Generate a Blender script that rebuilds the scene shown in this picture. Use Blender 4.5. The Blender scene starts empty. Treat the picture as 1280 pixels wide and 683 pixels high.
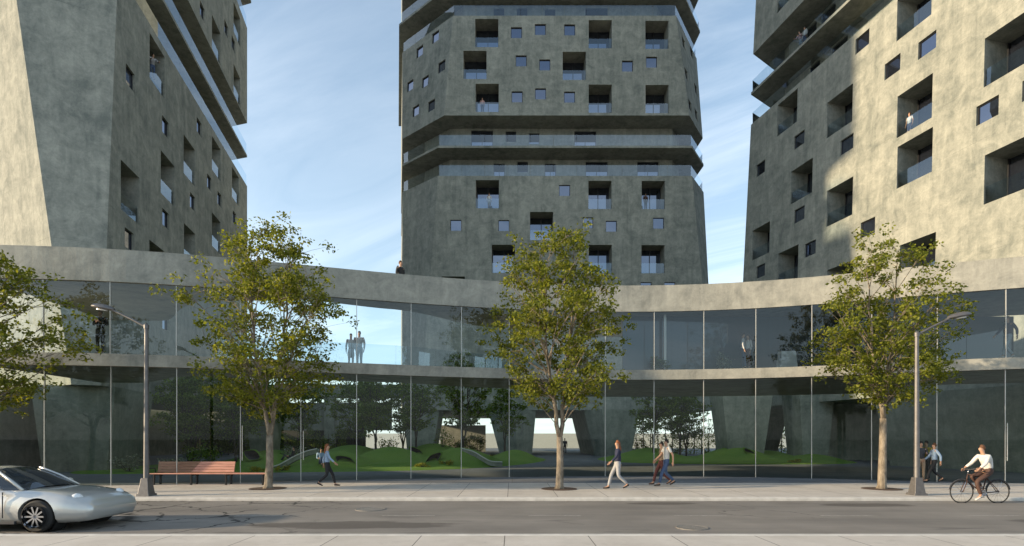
import bpy, bmesh, math, random
from mathutils import Vector, Matrix, noise
from mathutils.geometry import tessellate_polygon
R = math.radians
S = bpy.context.scene
C = S.collection
EYE, F = 1.83, 700.0            # eye height (m) and focal length in photograph pixels

# ------------------------------------------------------------------ camera, sky, sun, exposure
cam = bpy.data.cameras.new('camera'); co = bpy.data.objects.new('camera', cam); C.objects.link(co)
co.location = (0, 0, EYE); co.rotation_euler = (R(90), 0, 0)
cam.sensor_width = 36; cam.lens = 36 * F / 1280; cam.shift_y = (547 - 341.5) / 1280
cam.clip_start = 0.1; cam.clip_end = 3000
S.camera = co
SUN_EL, SUN_AZ = 13.0, 12.5     # sun stands to the left (-X) and SUN_AZ degrees towards the camera's side
sd = Vector((-math.cos(R(SUN_AZ)) * math.cos(R(SUN_EL)), -math.sin(R(SUN_AZ)) * math.cos(R(SUN_EL)), math.sin(R(SUN_EL))))
W = bpy.data.worlds.new('World'); S.world = W; W.use_nodes = True
wn, wl = W.node_tree.nodes, W.node_tree.links
bg = wn['Background']; bg.inputs['Strength'].default_value = 0.15
sky = wn.new('ShaderNodeTexSky'); sky.sky_type = 'NISHITA'; sky.sun_disc = False
sky.sun_elevation = R(SUN_EL); sky.sun_rotation = math.atan2(sd.x, sd.y)
sky.air_density = 1.0; sky.dust_density = 0.6; sky.ozone_density = 1.6
def wnode(t, **k):
    n = wn.new(t)
    for a, b in k.items(): setattr(n, a, b)
    return n
tc = wnode('ShaderNodeTexCoord'); sep = wnode('ShaderNodeSeparateXYZ'); wl.new(tc.outputs['Generated'], sep.inputs[0])
def wm(op, a, b=None, clamp=False):
    n = wnode('ShaderNodeMath', operation=op, use_clamp=clamp)
    for i, v in enumerate((a, b)):
        if v is None: continue
        if isinstance(v, (int, float)): n.inputs[i].default_value = v
        else: wl.new(v, n.inputs[i])
    return n.outputs[0]
zz = wm('MAXIMUM', wm('ADD', sep.outputs[2], 0.10), 0.05)
cx_, cy_ = wm('DIVIDE', sep.outputs[0], zz), wm('DIVIDE', sep.outputs[1], zz)
cmb = wnode('ShaderNodeCombineXYZ'); wl.new(cx_, cmb.inputs[0]); wl.new(cy_, cmb.inputs[1])
mp = wnode('ShaderNodeMapping'); mp.inputs['Scale'].default_value = (0.55, 1.6, 1)
mp.inputs['Location'].default_value = (0.9, 0.35, 0)
mr = wnode('ShaderNodeMapping'); mr.inputs['Rotation'].default_value = (0, 0, R(40)); wl.new(cmb.outputs[0], mr.inputs[0]); wl.new(mr.outputs[0], mp.inputs[0])
n1 = wnode('ShaderNodeTexNoise'); n1.inputs['Scale'].default_value = 0.95; n1.inputs['Detail'].default_value = 9; n1.inputs['Roughness'].default_value = 0.62; n1.inputs['Distortion'].default_value = 0.9
wl.new(mp.outputs[0], n1.inputs['Vector'])
n2 = wnode('ShaderNodeTexNoise'); n2.inputs['Scale'].default_value = 0.45; n2.inputs['Detail'].default_value = 3
wl.new(cmb.outputs[0], n2.inputs['Vector'])
cr = wnode('ShaderNodeMapRange'); cr.inputs[1].default_value = 0.42; cr.inputs[2].default_value = 0.76; wl.new(n1.outputs[0], cr.inputs[0])
cr2 = wnode('ShaderNodeMapRange'); cr2.inputs[1].default_value = 0.30; cr2.inputs[2].default_value = 0.62; wl.new(n2.outputs[0], cr2.inputs[0])
cf = wm('MULTIPLY', wm('MULTIPLY', cr.outputs[0], cr2.outputs[0]), 0.62, True)
mx = wnode('ShaderNodeMix', data_type='RGBA'); wl.new(cf, mx.inputs[0]); mx.inputs[7].default_value = (6.2, 6.5, 6.7, 1)
hz = wm('POWER', wm('SUBTRACT', 1.0, wm('MAXIMUM', sep.outputs[2], 0.0), True), 3.0)
mh = wnode('ShaderNodeMix', data_type='RGBA'); wl.new(wm('ADD', wm('MULTIPLY', hz, 0.55), 0.13), mh.inputs[0]); wl.new(sky.outputs[0], mh.inputs[6]); mh.inputs[7].default_value = (3.7, 4.5, 4.9, 1)
wl.new(mh.outputs[2], mx.inputs[6]); wl.new(mx.outputs[2], bg.inputs['Color'])
sl = bpy.data.lights.new('sun', 'SUN'); sl.energy = 3.9; sl.angle = R(1.2); sl.color = (1.0, 0.79, 0.52)
so = bpy.data.objects.new('sun', sl); C.objects.link(so); so.location = sd * 60
so.rotation_euler = (-sd).to_track_quat('-Z', 'Y').to_euler()
S.view_settings.view_transform = 'Standard'; S.view_settings.look = 'None'; S.view_settings.gamma = 1; S.view_settings.exposure = 0.9
S.cycles.max_bounces = 10; S.cycles.transparent_max_bounces = 24; S.cycles.diffuse_bounces = 4; S.cycles.glossy_bounces = 4
S.cycles.caustics_reflective = False; S.cycles.caustics_refractive = False

# ------------------------------------------------------------------ materials
MATS = {}
class Mat:
    def __init__(s, name):
        s.m = bpy.data.materials.new(name); s.m.use_nodes = True
        s.n, s.l = s.m.node_tree.nodes, s.m.node_tree.links
        s.p = s.n['Principled BSDF']; s.out = s.n['Material Output']; MATS[name] = s.m
    def node(s, t, ins=None, **k):
        n = s.n.new(t)
        for a, b in k.items(): setattr(n, a, b)
        for a, b in (ins or {}).items(): s.put(n.inputs[a], b)
        return n
    def put(s, sock, v):
        if isinstance(v, bpy.types.NodeSocket): s.l.new(v, sock)
        else: sock.default_value = v
    def coord(s, scale=(1, 1, 1), rot=(0, 0, 0)):
        t = s.node('ShaderNodeTexCoord'); return s.node('ShaderNodeMapping', {'Vector': t.outputs['Object'], 'Scale': scale, 'Rotation': rot}).outputs[0]
    def noise(s, v, sc, det=5, rough=.55, dist=0):
        return s.node('ShaderNodeTexNoise', {'Vector': v, 'Scale': sc, 'Detail': det, 'Roughness': rough, 'Distortion': dist}).outputs[0]
    def rng(s, v, a, b, c=0, d=1):
        return s.node('ShaderNodeMapRange', {0: v, 1: a, 2: b, 3: c, 4: d}).outputs[0]
    def math(s, op, a, b=0.0):
        return s.node('ShaderNodeMath', {0: a, 1: b}, operation=op).outputs[0]
    def mix(s, f, a, b, blend='MIX'):
        n = s.node('ShaderNodeMix', {0: f, 6: a, 7: b}, data_type='RGBA', blend_type=blend); return n.outputs[2]
    def set(s, **k):
        for a, b in k.items(): s.put(s.p.inputs[a.replace('_', ' ')], b)
        return s
    def bump(s, h, st, d=.02):
        s.put(s.p.inputs['Normal'], s.node('ShaderNodeBump', {'Height': h, 'Strength': st, 'Distance': d}).outputs[0])
def c4(r, g, b): return (r, g, b, 1)
def plain(name, col, rough=.6, metal=0, var=.0, sc=8):
    m = Mat(name)
    if var:
        v = m.coord(); f = m.rng(m.noise(v, sc), .3, .7)
        m.set(Base_Color=m.mix(f, c4(*[x * (1 - var) for x in col]), c4(*[min(1, x * (1 + var)) for x in col])))
    else: m.set(Base_Color=c4(*col))
    m.set(Roughness=rough, Metallic=metal); return m.m
def concrete(name, dark, light, streak=.5, joints=True):
    m = Mat(name); v = m.coord(); vs = m.coord((1, 1, .22)); vh = m.coord((.35, .35, 1.3))
    big = m.rng(m.noise(v, .16, 6, .6, .6), .32, .68); blot = m.rng(m.noise(v, 1.15, 10, .74, .7), .36, .64); drip = m.rng(m.noise(m.coord((2.6, 2.6, .10)), 1, 5, .6), .52, .74)
    mid = m.rng(m.noise(vs, 1.5, 8, .68, .4), .32, .70)
    hor = m.rng(m.noise(vh, 1.3, 6, .6), .35, .68)
    fine = m.rng(m.noise(v, 9, 4, .7), .3, .7)
    pit = m.rng(m.noise(v, 2.6, 9, .75), .5, .72)
    f = m.math('ADD', m.math('MULTIPLY', big, .20), m.math('MULTIPLY', mid, .28))
    f = m.math('ADD', f, m.math('MULTIPLY', hor, .10)); f = m.math('ADD', f, m.math('MULTIPLY', fine, .14)); f = m.math('ADD', f, m.math('MULTIPLY', blot, .32)); f = m.math('ADD', m.math('MULTIPLY', f, .9), m.math('MULTIPLY', drip, -.12))
    f = m.rng(f, .20, .68); col = m.mix(f, c4(*dark), c4(*light))
    col = m.mix(m.math('MULTIPLY', pit, .32 * streak * 2), col, c4(*[x * .62 for x in dark]))
    if joints:
        sp = m.node('ShaderNodeSeparateXYZ', {0: v})
        md = m.node('ShaderNodeMath', {0: m.math('ADD', sp.outputs[2], .7), 1: 3.2}, operation='MODULO').outputs[0]
        ln = m.math('LESS_THAN', md, .022)
        lm = m.math('MULTIPLY', ln, m.rng(m.noise(v, .5), .45, .6, 0, .45))
        col = m.mix(lm, col, c4(*[x * .55 for x in dark]))
    m.set(Base_Color=col, Roughness=.85); m.p.inputs['Specular IOR Level'].default_value = .3
    m.bump(m.math('ADD', m.math('MULTIPLY', fine, .4), m.math('MULTIPLY', mid, .6)), .22, .03)
    return m.m
concrete('concrete', (.158, .172, .153), (.365, .366, .316))
concrete('band_concrete', (.22, .22, .195), (.43, .415, .355), .4, False)
concrete('pier_concrete', (.15, .17, .145), (.33, .345, .295), .4, False)
def glass(name, tint, refl_ior, rcol=(1, 1, 1)):
    m = Mat(name); m.n.remove(m.p)
    t = m.node('ShaderNodeBsdfTransparent', {'Color': c4(*tint)}); g = m.node('ShaderNodeBsdfGlossy', {'Color': c4(*rcol), 'Roughness': .0})
    lw = m.node('ShaderNodeFresnel', {'IOR': refl_ior})
    mxs = m.node('ShaderNodeMixShader', {0: lw.outputs[0], 1: t.outputs[0], 2: g.outputs[0]})
    m.l.new(mxs.outputs[0], m.out.inputs[0]); return m.m
glass('facade_glass', (.86, .93, .89), 1.28)
glass('upper_glass', (.82, .90, .93), 1.66)
glass('rail_glass', (.74, .84, .90), 2.1, (.85, .93, 1))
def dark_glass(name, col, ior, rcol=(.9, .95, 1)):
    m = Mat(name); m.n.remove(m.p)
    d = m.node('ShaderNodeBsdfDiffuse', {'Color': c4(*col)}); g = m.node('ShaderNodeBsdfGlossy', {'Color': c4(*rcol), 'Roughness': .01})
    lw = m.node('ShaderNodeFresnel', {'IOR': ior})
    mxs = m.node('ShaderNodeMixShader', {0: lw.outputs[0], 1: d.outputs[0], 2: g.outputs[0]})
    m.l.new(mxs.outputs[0], m.out.inputs[0]); return m.m
dark_glass('window_glass', (.012, .014, .02), 2.9, (.72, .80, 1))
dark_glass('slate_glass', (.055, .075, .095), 1.5)
dark_glass('car_glass', (.02, .025, .03), 1.7)
plain('frame_metal', (.035, .035, .038), .4, .6); plain('mullion_metal', (.55, .54, .50), .4, .3)
plain('lamp_metal', (.15, .142, .14), .5, .5, .15); plain('lamp_lens', (.55, .52, .46), .25)
plain('black_metal', (.02, .02, .022), .45, .5); plain('rubber', (.018, .018, .018), .8)
plain('chrome', (.55, .55, .57), .18, 1); plain('soil', (.075, .045, .03), .95, 0, .35, 20)
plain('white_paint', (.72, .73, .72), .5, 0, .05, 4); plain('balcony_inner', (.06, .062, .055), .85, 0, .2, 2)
plain('bag', (.02, .02, .03), .6)
m = Mat('wood_slat'); v = m.coord((1, 14, 14)); f = m.rng(m.noise(v, 3, 6), .3, .7)
m.set(Base_Color=m.mix(f, c4(.46, .20, .14), c4(.66, .34, .25)), Roughness=.55)
m = Mat('bark'); v = m.coord((1, 1, .35)); f = m.rng(m.noise(v, 9, 8, .7), .35, .66)
m.set(Base_Color=m.mix(f, c4(.11, .085, .06), c4(.36, .30, .225)), Roughness=.9); m.bump(f, .7, .03)
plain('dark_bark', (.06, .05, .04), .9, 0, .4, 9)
def leaf(name, a, b, c, tr=.4):
    m = Mat(name); m.n.remove(m.p)
    g = m.node('ShaderNodeNewGeometry'); rp = m.node('ShaderNodeValToRGB', {0: g.outputs['Random Per Island']})
    e = rp.color_ramp.elements; e[0].color = c4(*a); e[1].color = c4(*c); k = e.new(.55); k.color = c4(*b)
    d = m.node('ShaderNodeBsdfPrincipled', {'Base Color': rp.outputs[0], 'Roughness': .55, 'Specular IOR Level': .35})
    t = m.node('ShaderNodeBsdfTranslucent', {'Color': m.mix(1, rp.outputs[0], c4(1.25, 1.2, .6), 'MULTIPLY')})
    mxs = m.node('ShaderNodeMixShader', {0: tr, 1: d.outputs[0], 2: t.outputs[0]}); m.l.new(mxs.outputs[0], m.out.inputs[0])
leaf('leaf', (.08, .105, .012), (.16, .185, .02), (.28, .285, .035), .5)
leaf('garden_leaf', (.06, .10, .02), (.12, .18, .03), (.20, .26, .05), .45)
leaf('flower_leaf', (.10, .13, .02), (.30, .28, .03), (.45, .38, .04), .3)
leaf('bush_leaf', (.10, .12, .08), (.20, .23, .17), (.40, .42, .36), .3)
m = Mat('grass'); v = m.coord(); f = m.rng(m.noise(v, .5, 5), .3, .7); h = m.noise(v, 26, 5, .8)
m.set(Base_Color=m.mix(m.rng(h, .3, .7), m.mix(f, c4(.10, .22, .025), c4(.15, .29, .04)), m.mix(f, c4(.20, .38, .05), c4(.29, .43, .06))), Roughness=.9); m.bump(h, 1.0, .12)
# paving of big cast slabs with dark joints
def paving(name, a, b, w, d, joint=.012, off=(0, 0, 0)):
    m = Mat(name); v = m.coord(); sp = m.node('ShaderNodeSeparateXYZ', {0: v})
    jx = m.math('LESS_THAN', m.node('ShaderNodeMath', {0: m.math('ADD', sp.outputs[0], 300 + off[0]), 1: w}, operation='MODULO').outputs[0], joint)
    jy = m.math('LESS_THAN', m.node('ShaderNodeMath', {0: m.math('ADD', sp.outputs[1], 300 + off[1]), 1: d}, operation='MODULO').outputs[0], joint * 1.4)
    cell = m.node('ShaderNodeTexWhiteNoise', {'Vector': m.node('ShaderNodeCombineXYZ', {0: m.math('FLOOR', m.math('DIVIDE', m.math('ADD', sp.outputs[0], 300 + off[0]), w)), 1: m.math('FLOOR', m.math('DIVIDE', m.math('ADD', sp.outputs[1], 300 + off[1]), d)), 2: 0.0}).outputs[0]}).outputs[0]
    f = m.rng(m.noise(v, .8, 7, .65), .3, .7); fine = m.noise(v, 60, 3, .8)
    stain = m.rng(m.noise(v, 2.3, 8, .7, .6), .55, .75)
    col = m.mix(f, c4(*a), c4(*b)); col = m.mix(m.math('MULTIPLY', cell, .16), col, c4(*[x * .6 for x in a]))
    col = m.mix(m.math('MULTIPLY', stain, .4), col, c4(*[x * .55 for x in a])); col = m.mix(m.rng(fine, .35, .75, 0, .18), col, c4(*[x * .5 for x in a]))
    col = m.mix(m.math('MULTIPLY', m.math('MAXIMUM', jx, jy), .8), col, c4(.05, .045, .04))
    m.set(Base_Color=col, Roughness=.85); m.bump(fine, .3, .01); return m.m
paving('pavement_slabs', (.51, .46, .40), (.66, .605, .535), 1.55, 2.75, .018, (-.94 + 1.55 * .15, 0, 0))
paving('plaza_slabs', (.13, .14, .155), (.20, .21, .22), 2.4, 2.4, .014)
plain('kerb_stone', (.58, .55, .50), .8, 0, .15, 3)
m = Mat('asphalt'); v = m.coord(); vx = m.coord((.12, 1, 1))
f = m.rng(m.noise(v, .5, 6, .6), .3, .7); tr_ = m.rng(m.noise(vx, .9, 6, .65), .35, .68); g = m.noise(v, 140, 2, .8)
col = m.mix(f, c4(.22, .197, .172), c4(.31, .28, .245)); col = m.mix(m.math('MULTIPLY', tr_, .45), col, c4(.085, .08, .075)); col = m.mix(m.rng(g, .3, .8, 0, .35), col, c4(.06, .058, .055))
oil = m.rng(m.noise(m.coord((.35, 1.6, 1)), .75, 5, .6, .5), .60, .70)
col = m.mix(m.math('MULTIPLY', oil, .55), col, c4(.045, .042, .04))
vd = m.node('ShaderNodeVectorMath', {0: v, 1: m.node('ShaderNodeVectorMath', {0: m.node('ShaderNodeTexNoise', {'Vector': v, 'Scale': 2.2, 'Detail': 4.0}).outputs[1], 1: (.7, .7, 0)}, operation='MULTIPLY').outputs[0]}, operation='ADD').outputs[0]
vo = m.node('ShaderNodeTexVoronoi', {'Vector': vd, 'Scale': .62}, feature='DISTANCE_TO_EDGE').outputs[0]
crack = m.rng(vo, .010, .026, 1, 0)
sp = m.node('ShaderNodeSeparateXYZ', {0: v})
msk = m.math('MULTIPLY', m.rng(sp.outputs[0], -6.2, -4.2, 1, 0), m.rng(m.noise(v, .7), .38, .46))
mk2 = m.math('MULTIPLY', m.rng(m.noise(v, .22, 2), .60, .64), 0.6)
col = m.mix(m.math('MULTIPLY', crack, m.math('MAXIMUM', msk, mk2)), col, c4(.018, .017, .016))
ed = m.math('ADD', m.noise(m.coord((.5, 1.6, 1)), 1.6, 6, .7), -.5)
shade_ = None
for (ex, ey, rx, ry) in ((-3.6, 12.35, 2.3, .55), (14.8, 12.95, 3.2, .5), (10.1, 16.0, 1.3, .42), (4.4, 16.35, 1.0, .3)):  # dark shadow patches painted into the road colour, edges broken by noise
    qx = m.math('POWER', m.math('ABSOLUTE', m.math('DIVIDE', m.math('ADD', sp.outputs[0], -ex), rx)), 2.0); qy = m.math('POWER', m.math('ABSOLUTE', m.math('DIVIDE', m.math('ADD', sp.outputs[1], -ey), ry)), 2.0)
    k_ = m.rng(m.math('ADD', m.math('ADD', qx, qy), m.math('MULTIPLY', ed, 2.2)), 1.15, .75); shade_ = k_ if shade_ is None else m.math('MAXIMUM', shade_, k_)
col = m.mix(m.math('MULTIPLY', shade_, .68), col, c4(.060, .050, .042))
m.set(Base_Color=col, Roughness=.8); m.bump(g, .4, .01)
m = Mat('worn_line'); v = m.coord(); m.set(Base_Color=m.mix(m.rng(m.noise(v, 9, 6, .8), .45, .6), c4(.27, .245, .215), c4(.40, .38, .35)), Roughness=.8)
plain('manhole_iron', (.24, .22, .195), .6, .3, .3, 30)
m = Mat('car_paint'); m.set(Base_Color=c4(.52, .52, .50), Roughness=.28, Metallic=.35); m.p.inputs['Coat Weight'].default_value = 1.0; m.p.inputs['Coat Roughness'].default_value = .05
plain('lens', (.75, .77, .78), .12); plain('red_lens', (.35, .02, .015), .2)
plain('far_ground', (.30, .29, .26), .95, 0, .2, .05)
for n_, cc in dict(skin=(.45, .26, .17), skin_dark=(.20, .11, .07), hair_dark=(.018, .013, .01), hair_brown=(.10, .045, .02), hair_red=(.22, .075, .03), navy=(.018, .022, .055), black_cloth=(.014, .014, .016),
                   grey_cloth=(.32, .32, .33), light_blue=(.26, .36, .50), white_cloth=(.62, .60, .56), denim=(.05, .085, .17), tan=(.36, .25, .16), maroon=(.12, .035, .03), brown_cloth=(.07, .035, .025),
                   yellow_cloth=(.50, .36, .05), pale_jeans=(.36, .42, .44), dark_grey=(.05, .05, .055), pink_cloth=(.5, .3, .27), white_shoe=(.55, .53, .5), black_shoe=(.015, .013, .012)).items():
    plain(n_, cc, .75, 0, .08, 14)
M = MATS

# ------------------------------------------------------------------ helpers
def at(x, y, Y):                 # point of the place at depth Y seen at photograph pixel (x, y)
    return Vector(((x - 640) / F * Y, Y, EYE + (547 - y) / F * Y))
def gnd(x, y, z=0.0):            # ground point under a pixel
    Y = (EYE - z) * F / (y - 547); return Vector(((x - 640) / F * Y, Y, z))
class MB:
    def __init__(s): s.v, s.f, s.m, s.mats = [], [], [], []
    def mi(s, mat):
        if mat not in s.mats: s.mats.append(mat)
        return s.mats.index(mat)
    def add(s, vs, fs, mat):
        o = len(s.v); k = s.mi(mat); s.v += [tuple(p) for p in vs]
        for f in fs: s.f.append([i + o for i in f]); s.m.append(k)
    def box(s, a, b, mat, mtx=None):
        (x0, y0, z0), (x1, y1, z1) = a, b
        vs = [Vector(p) for p in ((x0, y0, z0), (x1, y0, z0), (x1, y1, z0), (x0, y1, z0), (x0, y0, z1), (x1, y0, z1), (x1, y1, z1), (x0, y1, z1))]
        if mtx: vs = [mtx @ p for p in vs]
        s.add(vs, [(0, 3, 2, 1), (4, 5, 6, 7), (0, 1, 5, 4), (1, 2, 6, 5), (2, 3, 7, 6), (3, 0, 4, 7)], mat)
    def prism(s, p0, p1, mat, caps=True):     # loft of two rings
        n = len(p0); s.add(list(p0) + list(p1), [(i, (i + 1) % n, n + (i + 1) % n, n + i) for i in range(n)], mat)
        if caps:
            s.add(p0, [tuple(reversed(range(n)))], mat); s.add(p1, [tuple(range(n))], mat)
    def tube(s, pts, rs, mat, n=8, cap=True):
        pts = [Vector(p) for p in pts]
        if isinstance(rs, (int, float)): rs = [rs] * len(pts)
        rings = []; up = None
        for i, p in enumerate(pts):
            d = (pts[min(i + 1, len(pts) - 1)] - pts[max(i - 1, 0)])
            if d.length < 1e-6: d = Vector((0, 0, 1))
            d.normalize()
            if up is None: up = d.orthogonal().normalized()
            up = (up - d * up.dot(d)); up = up.normalized() if up.length > 1e-5 else d.orthogonal().normalized()
            w = d.cross(up); rings.append([p + (up * math.cos(2 * math.pi * k / n) + w * math.sin(2 * math.pi * k / n)) * rs[i] for k in range(n)])
        vs = [q for r in rings for q in r]; fs = []
        for i in range(len(pts) - 1):
            for k in range(n): fs.append((i * n + k, i * n + (k + 1) % n, (i + 1) * n + (k + 1) % n, (i + 1) * n + k))
        if cap: fs.append(tuple(reversed(range(n)))); fs.append(tuple((len(pts) - 1) * n + k for k in range(n)))
        s.add(vs, fs, mat)
    def lathe(s, prof, c, mat, axis='Z', n=16):
        vs = []; fs = []
        for r, h in prof:
            for k in range(n):
                a = 2 * math.pi * k / n; q = (r * math.cos(a), r * math.sin(a), h)
                if axis == 'Y': q = (q[0], q[2], q[1])
                if axis == 'X': q = (q[2], q[0], q[1])
                vs.append(Vector(c) + Vector(q))
        for i in range(len(prof) - 1):
            for k in range(n): fs.append((i * n + k, i * n + (k + 1) % n, (i + 1) * n + (k + 1) % n, (i + 1) * n + k))
        s.add(vs, fs, mat)
    def build(s, name, parent=None, smooth=False, loc=None, bevel=0):
        me = bpy.data.meshes.new(name); me.from_pydata(s.v, [], s.f)
        for mt in s.mats: me.materials.append(M[mt])
        me.polygons.foreach_set('material_index', s.m)
        if smooth: me.polygons.foreach_set('use_smooth', [True] * len(s.f))
        me.update()
        o = bpy.data.objects.new(name, me); C.objects.link(o)
        if parent: o.parent = parent
        if loc is not None: o.location = loc
        if smooth == 2: autosmooth(o)
        if bevel:
            b = o.modifiers.new('bevel', 'BEVEL'); b.width = bevel; b.segments = 2; b.limit_method = 'ANGLE'
        return o
def autosmooth(o, ang=40):
    bm = bmesh.new(); bm.from_mesh(o.data); bmesh.ops.remove_doubles(bm, verts=bm.verts, dist=1e-5); bmesh.ops.recalc_face_normals(bm, faces=bm.faces)
    for e in bm.edges:
        if len(e.link_faces) == 2 and e.calc_face_angle(0) > R(ang): e.smooth = False
    bm.to_mesh(o.data); bm.free()
def tag(o, label=None, cat=None, group=None, kind=None):
    for k, v in (('label', label), ('category', cat), ('group', group), ('kind', kind)):
        if v: o[k] = v
    return o
def thing(name, label, cat, loc=(0, 0, 0), rz=0, group=None):
    o = bpy.data.objects.new(name, None); C.objects.link(o); o.location = loc; o.rotation_euler = (0, 0, rz); o.empty_display_size = .3
    return tag(o, label, cat, group)
def copy_tree(o, parent=None):
    c = o.copy(); C.objects.link(c); c.parent = parent
    for ch in list(o.children): copy_tree(ch, c)
    return c
def lerp(a, b, t): return a + (b - a) * t
def smooth_poly(P, it=3):
    for _ in range(it):
        Q = []
        for i in range(len(P)):
            a, c = Vector(P[i]), Vector(P[(i + 1) % len(P)]); Q += [tuple(a * .75 + c * .25), tuple(a * .25 + c * .75)]
        P = Q
    return P
def interp(x, tab):
    if x <= tab[0][0]: return tab[0][1]
    for (a, va), (b, vb) in zip(tab, tab[1:]):
        if x <= b:
            t = (x - a) / (b - a); t = t * t * (3 - 2 * t); return va + (vb - va) * t
    return tab[-1][1]

# ------------------------------------------------------------------ ground, road, pavements
KERB, NEARK, PLZ = 16.97, 10.63, 22.5
b = MB(); b.add([(-900, -500, -.112), (900, -500, -.112), (900, 1500, -.112), (-900, 1500, -.112)], [(0, 1, 2, 3)], 'far_ground'); tag(b.build('ground'), kind='structure')
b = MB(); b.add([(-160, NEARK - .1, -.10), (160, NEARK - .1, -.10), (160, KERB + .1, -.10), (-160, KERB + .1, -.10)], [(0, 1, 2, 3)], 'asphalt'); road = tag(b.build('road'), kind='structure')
b = MB(); b.box((-160, -40, -.111), (160, NEARK - .20, 0), 'pavement_slabs'); tag(b.build('near_pavement'), kind='structure')
b = MB(); b.box((-160, NEARK - .199, -.111), (160, NEARK, .004), 'kerb_stone'); tag(b.build('near_kerb', bevel=.02), kind='structure')
b = MB(); b.box((-160, KERB + .221, -.111), (160, PLZ, 0), 'pavement_slabs'); tag(b.build('pavement'), kind='structure')
b = MB(); b.box((-160, KERB, -.111), (160, KERB + .22, .004), 'kerb_stone'); tag(b.build('kerb', bevel=.025), kind='structure')
b = MB(); b.box((-160, PLZ + .001, -.111), (160, 130, -.004), 'plaza_slabs'); tag(b.build('plaza_path'), kind='structure')
b = MB()
for k in range(-8, 9):
    x = k * 3.6 + .4; b.add([(x, 13.75, -.096), (x + 1.3, 13.75, -.096), (x + 1.3, 13.84, -.096), (x, 13.84, -.096)], [(0, 1, 2, 3)], 'worn_line')
tag(b.build('road_marking'), kind='structure')
for (px, py, r, lab) in ((865, 660, .34, 'round iron manhole cover in the road near the front kerb'), (463, 637, .40, 'worn iron manhole cover in the road left of the walking woman')):
    g = gnd(px, py, -.1); b = MB(); b.lathe([(r, -.002), (r, .012), (r * .93, .014), (r * .9, .008), (r * .2, .008), (.0, .009)], (0, 0, 0), 'manhole_iron', n=28)
    tag(b.build('manhole_cover', loc=g), lab, 'manhole cover')

# ------------------------------------------------------------------ podium plan curve (front of the glass building)
XS = [0, 160, 392, 500, 585, 720, 770, 890, 1056, 1178, 1280]
TY = [308, 314.5, 333.7, 343, 351, 358.5, 358.5, 355.0, 343.6, 332, 322]
A_ = 7.1
MUL = [53, 137, 220, 300, 376, 446, 514, 577, 637, 697, 757, 818, 880, 945, 1015, 1090, 1172, 1258]
def polyfit(xs, ys, deg):
    n = deg + 1; A = [[sum(x ** (i + j) for x in xs) for j in range(n)] + [sum(y * x ** i for x, y in zip(xs, ys))] for i in range(n)]
    for i in range(n):
        p = max(range(i, n), key=lambda r: abs(A[r][i])); A[i], A[p] = A[p], A[i]
        for r in range(n):
            if r != i:
                q = A[r][i] / A[i][i]; A[r] = [u - q * w for u, w in zip(A[r], A[i])]
    return [A[i][n] / A[i][i] for i in range(n)]
PC = polyfit([(x - 640) / 640 for x in XS], [547 - y for y in TY], 5)
def dpx(x): t = (x - 640) / 640; return sum(c * t ** i for i, c in enumerate(PC))
def fpt(x): d = dpx(x); return Vector(((x - 640) * A_ / d, F * A_ / d, 0))
pan = [fpt(x) for x in MUL]
# carry the curve past the frame with the same panel length
def extend(p0, p1, turn, n):
    out = []; d = p1 - p0
    for k in range(n):
        d = Matrix.Rotation(turn, 3, 'Z') @ d; p1 = p1 + d; out.append(p1.copy())
    return out
Lx = extend(pan[1], pan[0], R(-3.4), 1); Rx = extend(pan[-2], pan[-1], R(3.4), 3)
pan = list(reversed(Lx)) + pan + Rx
NP = len(pan)
def catmull(P, i, t):
    p0, p1, p2, p3 = P[max(i - 1, 0)], P[i], P[i + 1], P[min(i + 2, len(P) - 1)]
    return .5 * ((2 * p1) + (p2 - p0) * t + (2 * p0 - 5 * p1 + 4 * p2 - p3) * t * t + (3 * p1 - p0 - 3 * p2 + p3) * t ** 3)
crv = [catmull(pan, i, k / 4) for i in range(NP - 1) for k in range(4)] + [pan[-1].copy()]
def normals(P):
    out = []
    for i in range(len(P)):
        t = (P[min(i + 1, len(P) - 1)] - P[max(i - 1, 0)]).normalized(); out.append(Vector((-t.y, t.x, 0)))  # pointing to the rear
    return out
cn = normals(crv)
ZD0, ZD1, ZR0, ZR1 = 4.54, 5.0, 7.74, 8.97
podium = thing('glass_podium', 'long curved two-storey glass building with concrete roof band facing the street', 'building')
def band(name, front_off, depth, z0, z1, mat, parent):
    b = MB(); n = len(crv); fr = [p + q * front_off for p, q in zip(crv, cn)]
    bk = [p + q * (depth(p.x) if callable(depth) else depth) for p, q in zip(crv, cn)]
    vs = []
    for a, c in zip(fr, bk): vs += [(a.x, a.y, z0), (a.x, a.y, z1), (c.x, c.y, z1), (c.x, c.y, z0)]
    fs = []
    for i in range(n - 1):
        for k in range(4): fs.append((4 * i + k, 4 * i + (k + 1) % 4, 4 * i + 4 + (k + 1) % 4, 4 * i + 4 + k))
    fs += [(3, 2, 1, 0), tuple(4 * (n - 1) + k for k in range(4))]
    b.add(vs, fs, mat); return b.build(name, parent)
roof_w = lambda X: interp(X, [(-17, 7.5), (-12, 2.2), (-8.3, 1.0), (-5, 1.5), (0, 4.4), (5, 6.5), (12, 9.0), (20, 6)])
deck_w = lambda X: interp(X, [(-18, 7.0), (-13, 3.2), (-5, 3.3), (0, 5.0), (5, 11), (16, 12), (20, 7)])
band('roof_parapet', -.02, .40, 7.741, ZR1, 'band_concrete', podium)
band('roof_slab', .401, roof_w, 7.74, 8.10, 'band_concrete', podium)
band('deck_slab', -.05, deck_w, ZD0, ZD1, 'band_concrete', podium)
pn = normals(pan)
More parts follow.
